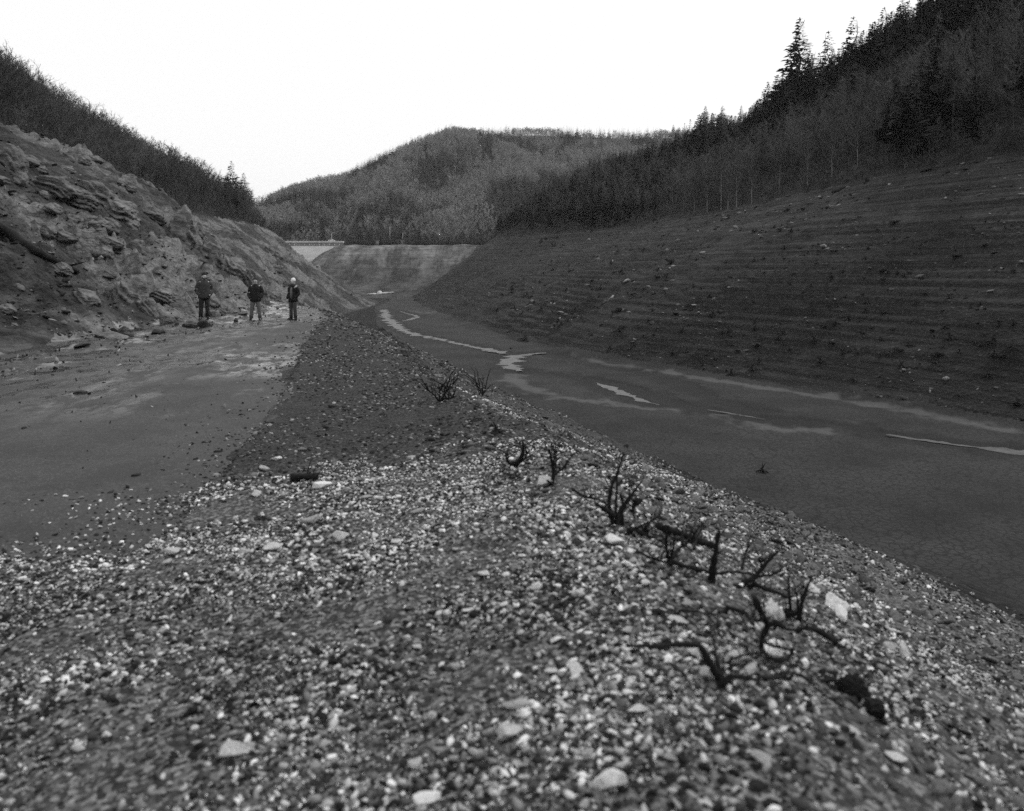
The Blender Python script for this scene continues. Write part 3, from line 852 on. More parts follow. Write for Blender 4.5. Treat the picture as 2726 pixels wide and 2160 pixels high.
# ---- outcrops on the left bank (u, v, size x y z in m, label)
CRAGS = [  # centre u, v, width px, height px, label
 (372,474,78,96,"big rounded outcrop standing up at the edge of the wood"),
 (402,484,44,46,"lower shoulder of rock right of the big rounded outcrop"),
 (438,528,58,50,"pale ribbed outcrop below the rounded one"),
 (478,556,70,52,"pale ribbed outcrop in the middle of the rock band"),
 (522,590,62,50,"ribbed outcrop just above the middle person"),
 (553,620,26,54,"narrow upright rock right behind the middle person"),
 (262,612,84,70,"broad pale rock face low on the slope left of the people"),
 (300,642,50,44,"lower edge of the broad pale rock face"),
 (192,398,76,52,"flat-topped outcrop against the leafless wood"),
 (232,432,90,46,"pale outcrop below the flat-topped one"),
 (8,325,70,80,"outcrop at the top left corner of the bank"),
 (84,378,100,44,"pale crag high on the left bank"),
 (140,405,90,36,"low crag between the high crag and the flat-topped outcrop"),
 (120,560,40,22,"pale rock under the fallen log"),
 (165,618,60,36,"rock low at the left, below the fallen log"),
 (330,610,60,26,"thin rib of rock left of the leftmost person"),
 (310,446,60,26,"low outcrop left of the big rounded one"),
 (215,505,60,24,"small ledge of rock in the middle of the left bank"),
]
for i, (u, v, w, hh, lab) in enumerate(CRAGS):
    p = hits([(u, v + hh * .25)])[0]
    if p is None: continue
    k_ = p[1] / 1629
    sz = (w * .5 * k_ * 1.15, w * .5 * k_ * 1.2, hh * .5 * k_ * 1.45)
    tag(link("rock_outcrop", crag_mesh("rock_outcrop", 600 + i, sz, M_ROCK, 5), loc=(p[0], p[1] + sz[1] * .55, p[2] + sz[2] * .02), rot=(0, .12, .25)), lab, "rock outcrop")
rc_ = random.Random(31)
n_ = 0
while n_ < 56:
    u = rc_.uniform(-40, 640); v = rc_.uniform(330, 690)
    p = hits([(u, v)])[0]
    if p is None: continue
    mm, _ = masks(np.array([p[0]]), np.array([p[1]]))
    if not mm['left_bank'][0] or p[1] > 230 or fbm(np.array([p[0] / 8]), np.array([p[1] / 12 + 4.2]), 2)[0] < -.15: continue
    w = rc_.uniform(16, 52); k_ = p[1] / 1629
    sz = (w * .5 * k_, w * .55 * k_, w * rc_.uniform(.22, .5) * k_)
    tag(link("rock_ledge", crag_mesh("rock_ledge", 900 + n_, sz, M_ROCK, 4), loc=(p[0], p[1] + sz[1] * .45, p[2] + sz[2] * .05), rot=(0, .15, rc_.uniform(-.1, .5))),
        "small ledge of layered rock jutting from the left bank", "rock ledge", "small rock ledges of the left bank")
    n_ += 1
# outcrops part way down the near bank ahead
M_ROCKD = mat("dark_schist", .018, .11, 2.6, .95, .9, 6, stretch=(1, 1, 2.2), detail=10, contrast=(.34, .68), bdist=.10)
NB = [(816,700,26,20),(832,712,30,26),(845,724,34,28),(852,742,30,26),(838,738,22,20),(866,752,24,20),(824,724,20,16),(872,770,18,16),(880,758,26,22),(893,768,30,24),(902,782,26,20),(912,796,22,16),(858,728,18,16),(806,692,18,12)]
for i, (u, v, w, hh) in enumerate(NB):
    p = hits([(u, v + hh * .3)])[0]; k_ = p[1] / 1629
    sz = (w * .5 * k_, w * .6 * k_, hh * .5 * k_)
    o = link("rock_ledge", crag_mesh("rock_ledge", 640 + i, sz, M_ROCKD, 4, 1.3), loc=(p[0], p[1] + sz[1] * .4, p[2] + sz[2] * .1), rot=(0, .55, .3 + .2 * math.sin(i * 2.1)))
    if i == 2: tag(o, "largest dark crumbling ledge on the bank ahead, above the stream", "rock ledge")
    elif i == 9: tag(o, "biggest of the dark ledges lower down the bank ahead", "rock ledge")
    else: tag(o, "dark broken rock ledge part way down the bank ahead", "rock ledge", "broken dark ledges on the bank ahead")

# ------------------------------------------------------------------ dead wood
def at_px(u, v, d):
    return Vector(((u - 1078) / 1629 * d, d, EYE - (v - 570) / 1629 * d))
def wood(kind, label, cat, base, stems, blobs=(), depth=None):
    """dead shrub rooted at the ground under `base`; stems are outlines read from the photograph, given real depth"""
    p = hits([base])[0]
    d0 = p[1]
    root = link(kind, None, loc=(p[0], p[1], p[2]))
    tag(root, label, cat)
    org = Vector(p)
    px = d0 / 1629
    for si, (pts, r0, r1) in enumerate(stems):
        P = []; n = len(pts)
        sway = random.uniform(-.18, .22)
        for k, (u, v) in enumerate(pts):
            t = k / max(n - 1, 1)
            q = at_px(u, v, d0 + sway * t)
            gz = hz1(q.x, q.y)
            if q.z < gz - .03:
                h = hits([(u, v)])[0]; q = Vector(h) + Vector((0, 0, r0 * px * .5 + .028))
            P.append(q)
        # densify and roughen
        Q, Rd = [], []
        for k in range(n - 1):
            m_ = 5
            for j in range(m_):
                t = j / m_
                Q.append(P[k].lerp(P[k + 1], t)); Rd.append((k + t) / (n - 1))
        Q.append(P[-1]); Rd.append(1.0)
        for _ in range(2):
            Q = [Q[0]] + [(Q[i - 1] + Q[i] * 2 + Q[i + 1]) / 4 for i in range(1, len(Q) - 1)] + [Q[-1]]
        jit = px * .8
        for i_, q in enumerate(Q[2:], 2):
            g_ = hz1(q.x, q.y)
            if q.z < g_ + .035: q.z = g_ + .028 + r0 * px * .3
        Q = [q + Vector((random.uniform(-jit, jit), random.uniform(-jit, jit), random.uniform(-jit, jit))) for q in Q]
        rad = [max(.001, (r0 + (r1 - r0) * t) * px * .56 * random.uniform(.8, 1.25)) for t in Rd]
        mb = MB(); mb.tube([q - org for q in Q], rad, 7)
        mb.build("stem", M_WOOD, root, True)
        # a few fine twigs
        if r0 > 2.5 and n > 2:
            for _ in range(7):
                tw = MB()
                k = random.randrange(len(Q) // 3, len(Q))
                dv = Vector((random.uniform(-1, 1), random.uniform(-.6, .6), random.uniform(.1, 1))).normalized() * random.uniform(16, 55) * px
                a = Q[k] - org
                tw.tube([a, a + dv * .35 + Vector((random.uniform(-3, 3) * px, 0, px * 3)), a + dv * .7 + Vector((random.uniform(-3, 3) * px, 0, px * 4)), a + dv], [px * 1.1, px * .9, px * .7, px * .35], 5)
                tw.build("twig", M_WOOD, root, True)
    for bi, (u, v, w, fl) in enumerate(blobs):
        s = w / 2 * px
        q = at_px(u, v, d0 - s * .1)
        gz = hz1(q.x, q.y); q.z = max(q.z, gz + s * .2) if q.z < gz + s * .2 else q.z
        link("burl", stone_mesh("burl", 700 + bi + int(u), 4, M_WOOD, fl, 18, .22), root, loc=q - org, scl=(s, s, s))
    return root
wood("dead_shrub", "small forked dead shrub on the crest, farthest along the bank", "dead shrub", (925,846),
     [([(925,846),(915,832),(901,822)],4,1.5),([(925,846),(926,830),(924,808)],4,1.5),([(926,846),(938,828),(954,812)],4,1.5),([(927,847),(945,842),(962,834)],4,2),([(930,845),(940,820),(946,800)],3,1)])
wood("dead_shrub", "tiny dead shrub beyond the farthest forked one", "dead shrub", (1012,838),
     [([(1012,838),(1008,826),(1010,812)],3,1),([(1014,838),(1018,828),(1022,818)],3,1)])
wood("dead_shrub", "U-shaped dead shrub with two curved horns at the crest", "dead shrub", (1084,982),
     [([(1084,982),(1070,974),(1064,955)],9,3),([(1086,980),(1098,965),(1102,946),(1100,930)],10,3),([(1086,982),(1104,968),(1112,950)],5,2)])
wood("dead_shrub", "upright dead shrub beside the long pale slab, with one arm curling right", "dead shrub", (1163,1020),
     [([(1163,1020),(1166,990),(1160,960),(1156,942)],8,2),([(1164,1018),(1170,985),(1172,955)],5,2),([(1166,1000),(1178,992),(1190,982),(1198,966)],6,3),([(1163,1020),(1152,1012)],6,3),([(1166,985),(1168,960),(1163,935)],4,1)])
wood("dead_shrub", "tallest thicket of dead stems, halfway down the crest", "dead shrub", (1300,1104),
     [([(1292,1104),(1281,1062),(1287,1022),(1302,992),(1313,952)],11,2),([(1296,1086),(1298,1040),(1300,1000),(1308,965)],6,2),
      ([(1302,1106),(1299,1088),(1316,1062),(1332,1040),(1349,1016)],13,3),([(1311,1108),(1309,1083),(1312,1058),(1306,1040)],9,3),
      ([(1292,1086),(1275,1074),(1252,1058)],12,4),([(1336,1060),(1333,1078),(1336,1092)],7,4)],
     [(1342,1056,24,.7)])
wood("fallen_branch", "forked fallen branch right of the tallest thicket", "fallen branch", (1320,1126),
     [([(1317,1125),(1336,1133),(1370,1146),(1396,1143)],9,4),([(1326,1118),(1358,1104),(1390,1086)],6,2),([(1357,1134),(1358,1120),(1360,1106)],8,6)])
wood("fallen_log", "thick black fallen log behind the dead stems", "fallen log", (1440,1143),
     [([(1382,1104),(1410,1125),(1437,1142),(1470,1156),(1506,1168)],14,12)], [(1400,1112,24,.6)])
wood("dead_shrub", "fan of thin dead stems left of the leaning post", "dead shrub", (1407,1186),
     [([(1407,1186),(1403,1150),(1402,1110)],8,3),([(1408,1184),(1416,1160),(1420,1136)],6,3),([(1408,1184),(1422,1164),(1434,1152),(1448,1142),(1458,1112)],9,3),
      ([(1438,1148),(1436,1122),(1440,1096)],5,2),([(1449,1140),(1466,1120),(1480,1098)],5,2),([(1461,1156),(1468,1128),(1486,1098)],6,2)])
wood("dead_post", "straight leaning dead trunk standing alone on the slope", "dead trunk", (1498,1224),
     [([(1498,1226),(1502,1190),(1508,1155),(1514,1116)],17,5)])
wood("exposed_root", "long exposed root looping past the foot of the leaning trunk", "exposed root", (1435,1204),
     [([(1408,1186),(1435,1204),(1467,1212),(1498,1209),(1540,1204),(1592,1210)],9,4)])
wood("dead_shrub", "branching dead stem leaning right beyond the post", "dead shrub", (1568,1234),
     [([(1560,1232),(1590,1216),(1609,1190),(1642,1158)],12,3),([(1604,1196),(1600,1176),(1590,1160)],4,2),([(1592,1214),(1620,1212),(1650,1200)],5,2)])
wood("dead_twig", "single thin dead stick upright behind the leaning trunk", "dead stick", (1561,1200), [([(1561,1202),(1568,1172),(1577,1142)],6,3)])
wood("fallen_log", "dark log running down the slope under the branching stem", "fallen log", (1600,1246), [([(1572,1233),(1612,1250),(1662,1274)],10,6)])
wood("dead_shrub", "three thin dead stems fanning from a dark stump on the right slope", "dead shrub", (1681,1307),
     [([(1681,1307),(1690,1262),(1711,1212)],9,3),([(1680,1300),(1680,1260),(1667,1218)],5,2),([(1664,1284),(1662,1250),(1659,1202)],6,3)], [(1664,1290,34,.6)])
wood("fallen_branch", "short curved branch lying between the post and the looped branch", "fallen branch", (1560,1304), [([(1519,1290),(1552,1299),(1575,1318),(1586,1332)],9,7)])
wood("fallen_branch", "blunt-ended stick lying on the slope right of the loop", "fallen branch", (1727,1351), [([(1678,1325),(1705,1341),(1727,1351),(1760,1366)],7,13)])
wood("dead_shrub", "nearest dead root crown with a long arm lying to the left", "dead shrub", (1523,1442),
     [([(1523,1445),(1503,1410),(1484,1376),(1472,1357),(1430,1357),(1398,1360),(1318,1360)],17,6),([(1520,1440),(1498,1408),(1480,1394)],10,4),([(1522,1440),(1508,1385),(1503,1350),(1493,1322)],11,2),
      ([(1524,1440),(1549,1444),(1584,1440)],11,6),([(1524,1442),(1522,1400),(1524,1380)],6,2)], [(1524,1444,30,.9)])
wood("fallen_branch", "curved branch lying just right of the root crown", "fallen branch", (1622,1456), [([(1582,1459),(1622,1454),(1650,1441),(1662,1424)],9,6)])
wood("dead_shrub", "dead branch bent into a round loop on the right slope", "dead shrub", (1625,1405),
     [([(1588,1256),(1602,1290),(1618,1315),(1605,1341),(1601,1375),(1622,1407),(1642,1411),(1662,1391),(1668,1365)],13,7),([(1618,1314),(1636,1312),(1654,1322)],12,8),([(1606,1350),(1630,1362),(1655,1364)],7,4),([(1604,1300),(1594,1310),(1588,1298)],6,3)])
for b_, st_, lab in [
 ((1540,1400),[(1530,1398),(1560,1380),(1596,1376),(1618,1392)],"thin arched dead twig lying between the root crown and the loop"),
 ((1680,1440),[(1652,1425),(1700,1452),(1745,1490),(1790,1512)],"long thin dead branch lying downslope just left of the biggest stump"),
 ((1452,1300),[(1420,1292),(1452,1300),(1490,1322),(1516,1352)],"thin dead twig lying on the gravel left of the looped branch"),
 ((1640,1330),[(1622,1326),(1655,1330),(1690,1322),(1712,1330)],"crooked dead twig lying right of the looped branch"),
 ((1385,1180),[(1340,1160),(1372,1176),(1404,1186)],"short dead root reaching left from the fan of stems"),
 ((1240,1050),[(1205,1030),(1238,1052),(1276,1074)],"dead root lying upslope of the tallest thicket")]:
    wood("fallen_twig", lab, "dead twig", b_, [(st_, 6, 3)])
# burnt root wad lower right
p = hits([(1815,1500)])[0]
rt = tag(link("burnt_stump", None, loc=p), "biggest black stump, a lumpy burnt root wad low on the right slope", "stump")
for i, (u, v, w, fl, nm) in enumerate([(1800,1455,82,.72,"stump_body"),(1842,1496,72,.8,"stump_body"),(1745,1428,52,.4,"root"),(1770,1440,50,.5,"root")]):
    q = hits([(u, v + w * .22)])[0]; s = w / 2 * q[1] / 1629
    link(nm, stone_mesh(nm, 760 + i, 5, M_WOOD, fl, 26, .16), rt, loc=(q[0] - p[0], q[1] - p[1] + s * .2, q[2] - p[2] + s * fl * .6), scl=(s, s, s), rot=(0, .3, i))
# dark log lying in the gravel
wood("fallen_log", "short black log lying in the pale gravel left of centre", "log", (640,1014), [([(614,1006),(640,1010),(668,1013)],15,11)])
# the long fallen trunk on the left bank
pl = hits([(-60,462),(0,487),(73,536),(126,563),(164,578)])
rt = tag(link("fallen_log", None, loc=pl[2]), "long dark fallen trunk slanting down the left bank", "fallen log")
mb = MB(); P = [Vector(q) - Vector(pl[2]) + Vector((0, 0, .12)) for q in pl]
Q = []; 
for k in range(4):
    for j in range(5): Q.append(P[k].lerp(P[k + 1], j / 5) + Vector((0, random.uniform(-.04, .04), random.uniform(-.05, .05))))
Q.append(P[-1])
mb.tube(Q, [.20 - .13 * i / len(Q) for i in range(len(Q))], 8); mb.build("log_stem", M_WOOD, rt, True)
for k, dv in ((12, (.2, -.1, -.5)), (15, (.1, -.1, -.6)), (17, (.6, .0, .15))):
    mb = MB(); mb.tube([Q[k], Q[k] + Vector(dv) * .6, Q[k] + Vector(dv)], [.05, .03, .015], 5)
    mb.build("branch", M_WOOD, rt, True)

# ------------------------------------------------------------------ stumps on the drained banks
def stump_mesh(seed):
    r = random.Random(seed); mb = MB()
    n = r.randint(5, 8)
    h = r.uniform(.35, .8)
    mb.tube([(0, 0, -.15), (r.uniform(-.05, .05), 0, h * .5), (r.uniform(-.15, .15), r.uniform(-.1, .1), h)], [.34, .22, .17], 8)
    for k in range(n):
        a = 6.28 * k / n + r.uniform(-.3, .3); L = r.uniform(.6, 1.15)
        mb.tube([(0, 0, .22), (math.cos(a) * L * .4, math.sin(a) * L * .4, r.uniform(.12, .3)), (math.cos(a) * L, math.sin(a) * L, r.uniform(-.25, .1))], [.14, .09, .03], 5)
    for k in range(r.randint(0, 3)):
        a = r.uniform(0, 6.28)
        mb.tube([(0, 0, h * .8), (math.cos(a) * .2, math.sin(a) * .2, h + .25), (math.cos(a) * .4, math.sin(a) * .4, h + r.uniform(.3, .6))], [.07, .05, .02], 5)
    return mb.data("stump", M_WOOD, False)
def tuft_mesh(seed):
    r = random.Random(seed); mb = MB()
    for k in range(46):
        a = r.uniform(0, 6.28); e = r.uniform(.15, 1.3); L = r.uniform(.5, 1.1)
        d = Vector((math.cos(a) * math.cos(e), math.sin(a) * math.cos(e), math.sin(e)))
        mb.tube([Vector((0, 0, 0)) + d * .1, d * L * .6, d * L + Vector((0, 0, .1))], [.04, .03, .01], 4, False)
    return mb.data("low_bush", M_WOOD, False)
STM = [stump_mesh(i) for i in range(5)]; TFT = [tuft_mesh(i) for i in range(3)]
def zs(x, y): return (x / 2.695 * .7909, (350 + y / 2.695) * .7909)
LEFT = [(370,555,28),(470,578,24),(545,600,16),(400,610,14),(570,765,20),(375,760,20),(930,675,16),(985,790,56),(1070,755,34),(1065,695,18),(1165,830,36),(1435,715,16),(1300,925,22),(1360,940,18),(1455,965,26),(1590,1035,30),(1500,1030,18),(1640,690,12),(1745,805,12),(1850,890,12),(1990,960,14),(2100,900,10)]
for i, (a, b, w) in enumerate(LEFT):
    u, v = zs(a, b); p = hits([(u, v)])[0]
    s = w / 2.695 * .7909 / 2 * p[1] / 1629
    me = STM[i % 5]
    if i == 7: tag(link("stump", me, loc=p, scl=(s, s, s * .9), rot=(0, .3, i)), "broad black stump in the middle of the left bank", "stump")
    else: tag(link("stump", me, loc=p, scl=(s, s, s), rot=(0, .2, i)), "small dark stump clinging to the rocky left bank", "stump", "stumps on the left bank")
for i, (a, b, w) in enumerate([(935,948,46)]):
    u, v = zs(a, b); p = hits([(u, v)])[0]; s = w / 2.695 * .79 / 2 * p[1] / 1629
    tag(link("low_bush", TFT[0], loc=p, scl=(s, s, s)), "spiky dark bush growing alone on the left bank", "bush")
RST = [(1540,790,26),(1598,765,20),(1480,770,14),(1605,995,34),(1145,906,20),(1045,912,40),(1170,940,14),(1280,742,14),(1430,745,20),(1535,700,26),(1640,715,22),(1662,738,16),(1350,625,8),(1075,735,10)]
rp = hits([(a, b) for a, b, _ in RST])
nm_lab = {3: "dark stump standing alone on the near mud flat", 5: "jagged dark stump on the crest left of the U-shaped shrub", 4: "small dark stump at the foot of the near bank", 0: "largest dark stump at the foot of the terraced bank"}
for i, ((u, v, w), p) in enumerate(zip(RST, rp)):
    s = w / 2 * p[1] / 1629
    o = link("stump", STM[i % 5], loc=p, scl=(s, s, s), rot=(0, 0, i))
    if i in nm_lab: tag(o, nm_lab[i], "stump")
    else: tag(o, "dark stump on the terraced bank across the riverbed", "stump", "stumps on the right bank")
cand = []
r2 = random.Random(5)
while len(cand) < 270:
    u = r2.uniform(1040, 2180); v = r2.gauss(600, 110)
    if 440 < v < 860: cand.append((u, v, r2.uniform(8, 20) * (1 + max(0, v - 600) / 150)))
cp = hits([(a, b) for a, b, _ in cand])
k = 0
for (u, v, w), p in zip(cand, cp):
    if p is None: continue
    mm, _ = masks(np.array([p[0]]), np.array([p[1]]))
    if not mm['right_bank'][0]: continue
    s = w / 2 * p[1] / 1629
    tag(link("stump", STM[k % 5], loc=p, scl=(s, s, s * r2.uniform(.6, 1)), rot=(0, r2.uniform(-.3, .3), k)), "dark stump on the terraced bank across the riverbed", "stump", "stumps on the right bank")
    k += 1

# ------------------------------------------------------------------ trees
def arr(V, F): return (np.array(V, np.float32), np.array(F, np.int32))
def conifer(seed, h=1.0, whorls=30, per=6, sprays=8, R=.20, bare=.06, lean=0.0):
    """unit-height conifer: trunk mesh and crown arrays of small needle sprays"""
    r = np.random.default_rng(seed)
    V, F = [], []
    def quad(p, a, b):
        o = len(V); V.extend([p - b * .5, p + a * .5 - b * .35, p + a, p + a * .5 + b * .35]); F.append([o, o + 1, o + 2, o + 3])
    for i in range(whorls):
        t = i / (whorls - 1)
        z = bare + (1 - bare - .015) * t ** .92
        L = R * ((1 - t) ** .98 * (.8 + .25 * math.sin(3.1 * min(t * 3, 1))) + .02) * r.uniform(.74, 1.26)
        if t < .12: L *= .6 + t * 3
        n = max(3, int(per * (1 - t * .35) + r.uniform(-.5, .9)))
        a0 = r.uniform(0, 6.28)
        for k in range(n):
            if r.random() < .10: continue
            a = a0 + 6.283 * k / n + r.uniform(-.25, .25)
            Lb = L * r.uniform(.6, 1.2)
            dx, dy = math.cos(a), math.sin(a)
            rise = .30 * t - .16 + r.uniform(-.1, .1)
            m_ = max(2, int(sprays * 1.25 * (Lb / R) + 1.5))
            for j in range(m_):
                q = (j + .5) / m_
                cz = z + Lb * (rise * q - .30 * q * q + .22 * q ** 3) 
                base = np.array([dx * Lb * q, dy * Lb * q, cz])
                ln = (R * .085 + Lb * .40) * (1.15 - .45 * q) * r.uniform(.7, 1.3)
                for sgn in (-1, 1):
                    bb = a + sgn * r.uniform(.45, 1.1)
                    dv = np.array([math.cos(bb), math.sin(bb), r.uniform(-.55, .12)]) * ln
                    wv = np.array([-math.sin(bb) * .42, math.cos(bb) * .42, r.uniform(.3, .9) * .55]) * ln
                    quad(base, dv, wv)
            quad(np.array([dx * Lb * .85, dy * Lb * .85, z + Lb * (rise * .85 - .1)]), np.array([dx, dy, .15]) * Lb * .26, np.array([-dy, dx, .4]) * Lb * .11)
    # leader
    for k in range(4):
        quad(np.array([0, 0, .955]), np.array([r.uniform(-.006, .006), r.uniform(-.006, .006), .05]), np.array([math.cos(k), math.sin(k), 0]) * .008)
    return arr(V, F)
def trunk_mesh(name, h, r0, m, seed=0, n=6):
    r = random.Random(seed); mb = MB()
    P = [(r.uniform(-.006, .006) * i, r.uniform(-.006, .006) * i, h * i / 6 - (.04 if i == 0 else 0)) for i in range(7)]
    mb.tube(P, [r0 * (1 - .93 * i / 6) for i in range(7)], n)
    return mb
def bare_tree(seed, limbs=13, subs=5, tw=7, spread=.2, fork=.35, width=.0021):
    """unit-height leafless tree: trunk builder and crown arrays (limbs, branches and hair-thin twigs)"""
    r = np.random.default_rng(seed)
    V, F = [], []
    def stick(p, q, w0, w1):
        d = q - p; L = np.linalg.norm(d)
        if L < 1e-6: return
        d = d / L
        a = np.cross(d, [.3, .5, .81]); a /= np.linalg.norm(a) + 1e-9
        b = np.cross(d, a)
        o = len(V)
        for c in (a, -.5 * a + .87 * b, -.5 * a - .87 * b): V.append(p + c * w0)
        for c in (a, -.5 * a + .87 * b, -.5 * a - .87 * b): V.append(q + c * w1)
        F.extend([[o, o + 1, o + 4, o + 3], [o + 1, o + 2, o + 5, o + 4], [o + 2, o, o + 3, o + 5]])
    def flat(p, q, w):
        d = q - p
        a = np.cross(d, r.normal(size=3)); a /= np.linalg.norm(a) + 1e-9
        o = len(V); V.extend([p - a * w, p + a * w, q + a * w * .3, q - a * w * .3]); F.append([o, o + 1, o + 2, o + 3])
    for i in range(limbs):
        t = (i + r.random()) / limbs
        z = fork + (1 - fork) * .82 * t
        a = r.uniform(0, 6.28); L = spread * (1.05 - .55 * t) * r.uniform(.7, 1.25)
        up = r.uniform(.7, 1.5)
        d = np.array([math.cos(a), math.sin(a), up]); d /= np.linalg.norm(d)
        p0 = np.array([0, 0, z]); p1 = p0 + d * L * .6; p2 = p1 + (d + np.array([0, 0, .45])) * L * .55
        stick(p0, p1, .0075 * (1.2 - t), .005 * (1.2 - t)); stick(p1, p2, .005 * (1.2 - t), .0022)
        for s in range(subs):
            q = r.uniform(.25, 1)
            b0 = p0 + (p1 - p0) * q * 2 if q < .5 else p1 + (p2 - p1) * (q - .5) * 2
            dd = d + r.normal(size=3) * .55; dd[2] = abs(dd[2]) * .8 + .25; dd /= np.linalg.norm(dd)
            Lb = L * r.uniform(.35, .7)
            b1 = b0 + dd * Lb
            stick(b0, b1, .0026, .0012)
            for k in range(tw):
                c0 = b0 + (b1 - b0) * r.uniform(.2, 1)
                de = dd + r.normal(size=3) * .6; de[2] += .3; de /= np.linalg.norm(de)
                c1 = c0 + de * Lb * r.uniform(.3, .75)
                flat(c0, c1, width * .5)
                if k % 2 == 0:
                    c2 = c0 + (c1 - c0) * .5
                    de2 = de + r.normal(size=3) * .6; de2 /= np.linalg.norm(de2)
                    flat(c2, c2 + de2 * Lb * .3, width * .42)
    return arr(V, F)
def join_tree(name, trunk_mb, crown, m_trunk, m_crown):
    V, F = crown
    me = bpy.data.meshes.new(name)
    tv = [tuple(v) for v in trunk_mb.v]; tf = trunk_mb.f
    o = len(tv)
    me.from_pydata(tv + [tuple(v) for v in V], [], tf + [tuple(int(i) + o for i in f) for f in F]); me.update()
    me.materials.append(m_trunk); me.materials.append(m_crown)
    mi = np.ones(len(me.polygons), np.int32); mi[:len(tf)] = 0
    me.polygons.foreach_set("material_index", mi)
    return me
CON = []      # (trunk mesh, crown mesh, joined)
for i in range(5):
    kw = [dict(whorls=34, per=7, sprays=9, R=.19), dict(whorls=30, per=6, sprays=8, R=.235), dict(whorls=26, per=5, sprays=7, R=.17), dict(whorls=24, per=5, sprays=7, R=.25, bare=.12), dict(whorls=30, per=6, sprays=8, R=.15)][i]
    c = conifer(40 + i, **kw); t = trunk_mesh("trunk", .97, .012, M_BARK, i)
    CON.append((t.data("trunk", M_BARK), mesh_np("crown", c[0], c[1], M_NEEDLE), join_tree("conifer", t, c, M_BARK, M_NEEDLE)))
BARE = []
for i in range(5):
    kw = [dict(), dict(spread=.24, fork=.25), dict(spread=.15, fork=.45, limbs=11), dict(spread=.28, fork=.2, limbs=14), dict(spread=.18, fork=.3)][i]
    c = bare_tree(70 + i, **kw); t = trunk_mesh("trunk", .92, .015, M_BARK, 20 + i, 5)
    pt = trunk_mesh("trunk", .92, .019, M_PALEBARK, 20 + i, 5)
    BARE.append((t.data("trunk", M_BARK), mesh_np("crown", c[0], c[1], M_TWIG), join_tree("bare_tree", t, c, M_BARK, M_TWIG), pt.data("trunk", M_PALEBARK)))
CON_C = proto_collection("conifer_kind", [c[2] for c in CON])
BARE_C = proto_collection("bare_kind", [c[2] for c in BARE])
def plant(kind, protos, i, x, y, h, label, cat, group=None, wid=1.0, rz=None, pale=False, lean=0):
    root = link(kind, None, loc=(x, y, hz1(x, y) - .1), rot=(lean, 0, random.uniform(0, 6.28) if rz is None else rz), scl=(h * wid, h * wid, h))
    tag(root, label, cat, group)
    link("trunk", protos[i][3] if pale else protos[i][0], root); link("crown", protos[i][1], root)
    return root
def skyline(us):
    """distance at which the ground stands highest in view along each bearing"""
    ds = np.geomspace(60, 1100, 260); out = []
    for u in us:
        xs = (u - 1078) / 1629 * ds
        el = (height(xs, ds) - EYE) / ds
        k = int(np.argmax(el)); out.append((xs[k], ds[k], EYE + el[k] * ds[k]))
    return out
# named skyline conifers (u, v of the tip, proto, width, label or None)
SKY = [
 (1685,36,0,1.75,"tallest broad conifer on the right skyline"),
 (1745,64,3,1.35,"open-branched conifer just right of the tallest one"),
 (1648,150,1,1.5,"conifer forming the left shoulder of the tallest one"),
 (1612,178,0,1.5,"slim conifer left of the tallest on the right skyline"),
 (1592,215,1,1.4,"short ragged conifer at the left end of the tall clump"),
 (1797,34,3,1.5,"ragged conifer right of the open-branched one"),
 (1838,52,1,1.3,"small conifer between the ragged one and the top right group"),
 (1862,14,1,1.5,"dense conifer near the top of the right hill"),
 (1900,-6,1,1.5,"broad conifer touching the top edge at the right"),
 (1940,-30,0,1.0,None),(1985,-60,1,1.0,None),(2030,-80,4,1.1,None),(2080,-110,0,1.0,None),(2130,-130,1,1.0,None),
 (1522,213,1,1.8,"rounded conifer in the middle of the lower right skyline"),
 (1486,213,0,1.8,"pointed conifer left of the rounded one on the right skyline"),
 (1561,222,0,1.5,"narrow conifer right of the rounded one on the right skyline"),
 (1465,240,0,1.6,None),(1440,262,0,1.6,None),(1418,262,0,1.7,"small pointed conifer at the lower end of the right skyline"),(1545,236,0,1.5,None),
 (1400,290,0,1.2,None),(1372,300,1,1.2,None),(1345,306,0,1.2,None),(1318,312,2,1.3,None),(1290,316,1,1.2,None),(1262,322,0,1.2,None),(1235,325,2,1.2,None),(1205,332,1,1.2,None),(1180,345,0,1.3,None),(1155,358,1,1.2,None),(1130,375,0,1.2,None),(1108,392,1,1.2,None),(1086,408,0,1.2,None),(1066,424,1,1.2,None),(1052,452,0,1.2,None),
 (1222,328,4,1.2,None),(1250,318,4,1.2,None),(1305,314,4,1.2,None),(1358,300,4,1.2,None),
 (392,320,1,2.0,"lone dense conifer rising above the leafless wood on the left"),
 (487,338,1,1.6,"tall open conifer at the end of the left hill"),
 (513,360,0,2.0,"conifer close behind the tall open one on the left"),
 (533,420,1,1.5,"last low conifer at the tip of the left hill"),
 (475,372,0,1.2,None),
]
sky = skyline([s_[0] for s_ in SKY])
for (u, v, pi, wd, lab), (x, y, z) in zip(SKY, sky):
    if lab is None and y > 450:
        continue
    top = EYE + (570 - v) / 1629 * y
    h = max(top - z, 3.0)
    k = 0
    h = min(h, 36)
    if u > 1000 and h < 12 and u > 1400: # step down the near side so the tree has its real height
        h = h + 3
    plant("conifer", CON, pi, x, y, h, lab or ("dark conifer in the row along the right skyline" if u > 1000 else "ragged low conifer beside the tall open one on the left"), "conifer", ("conifers along the right skyline" if u > 1000 else None) if lab is None else None, wd)
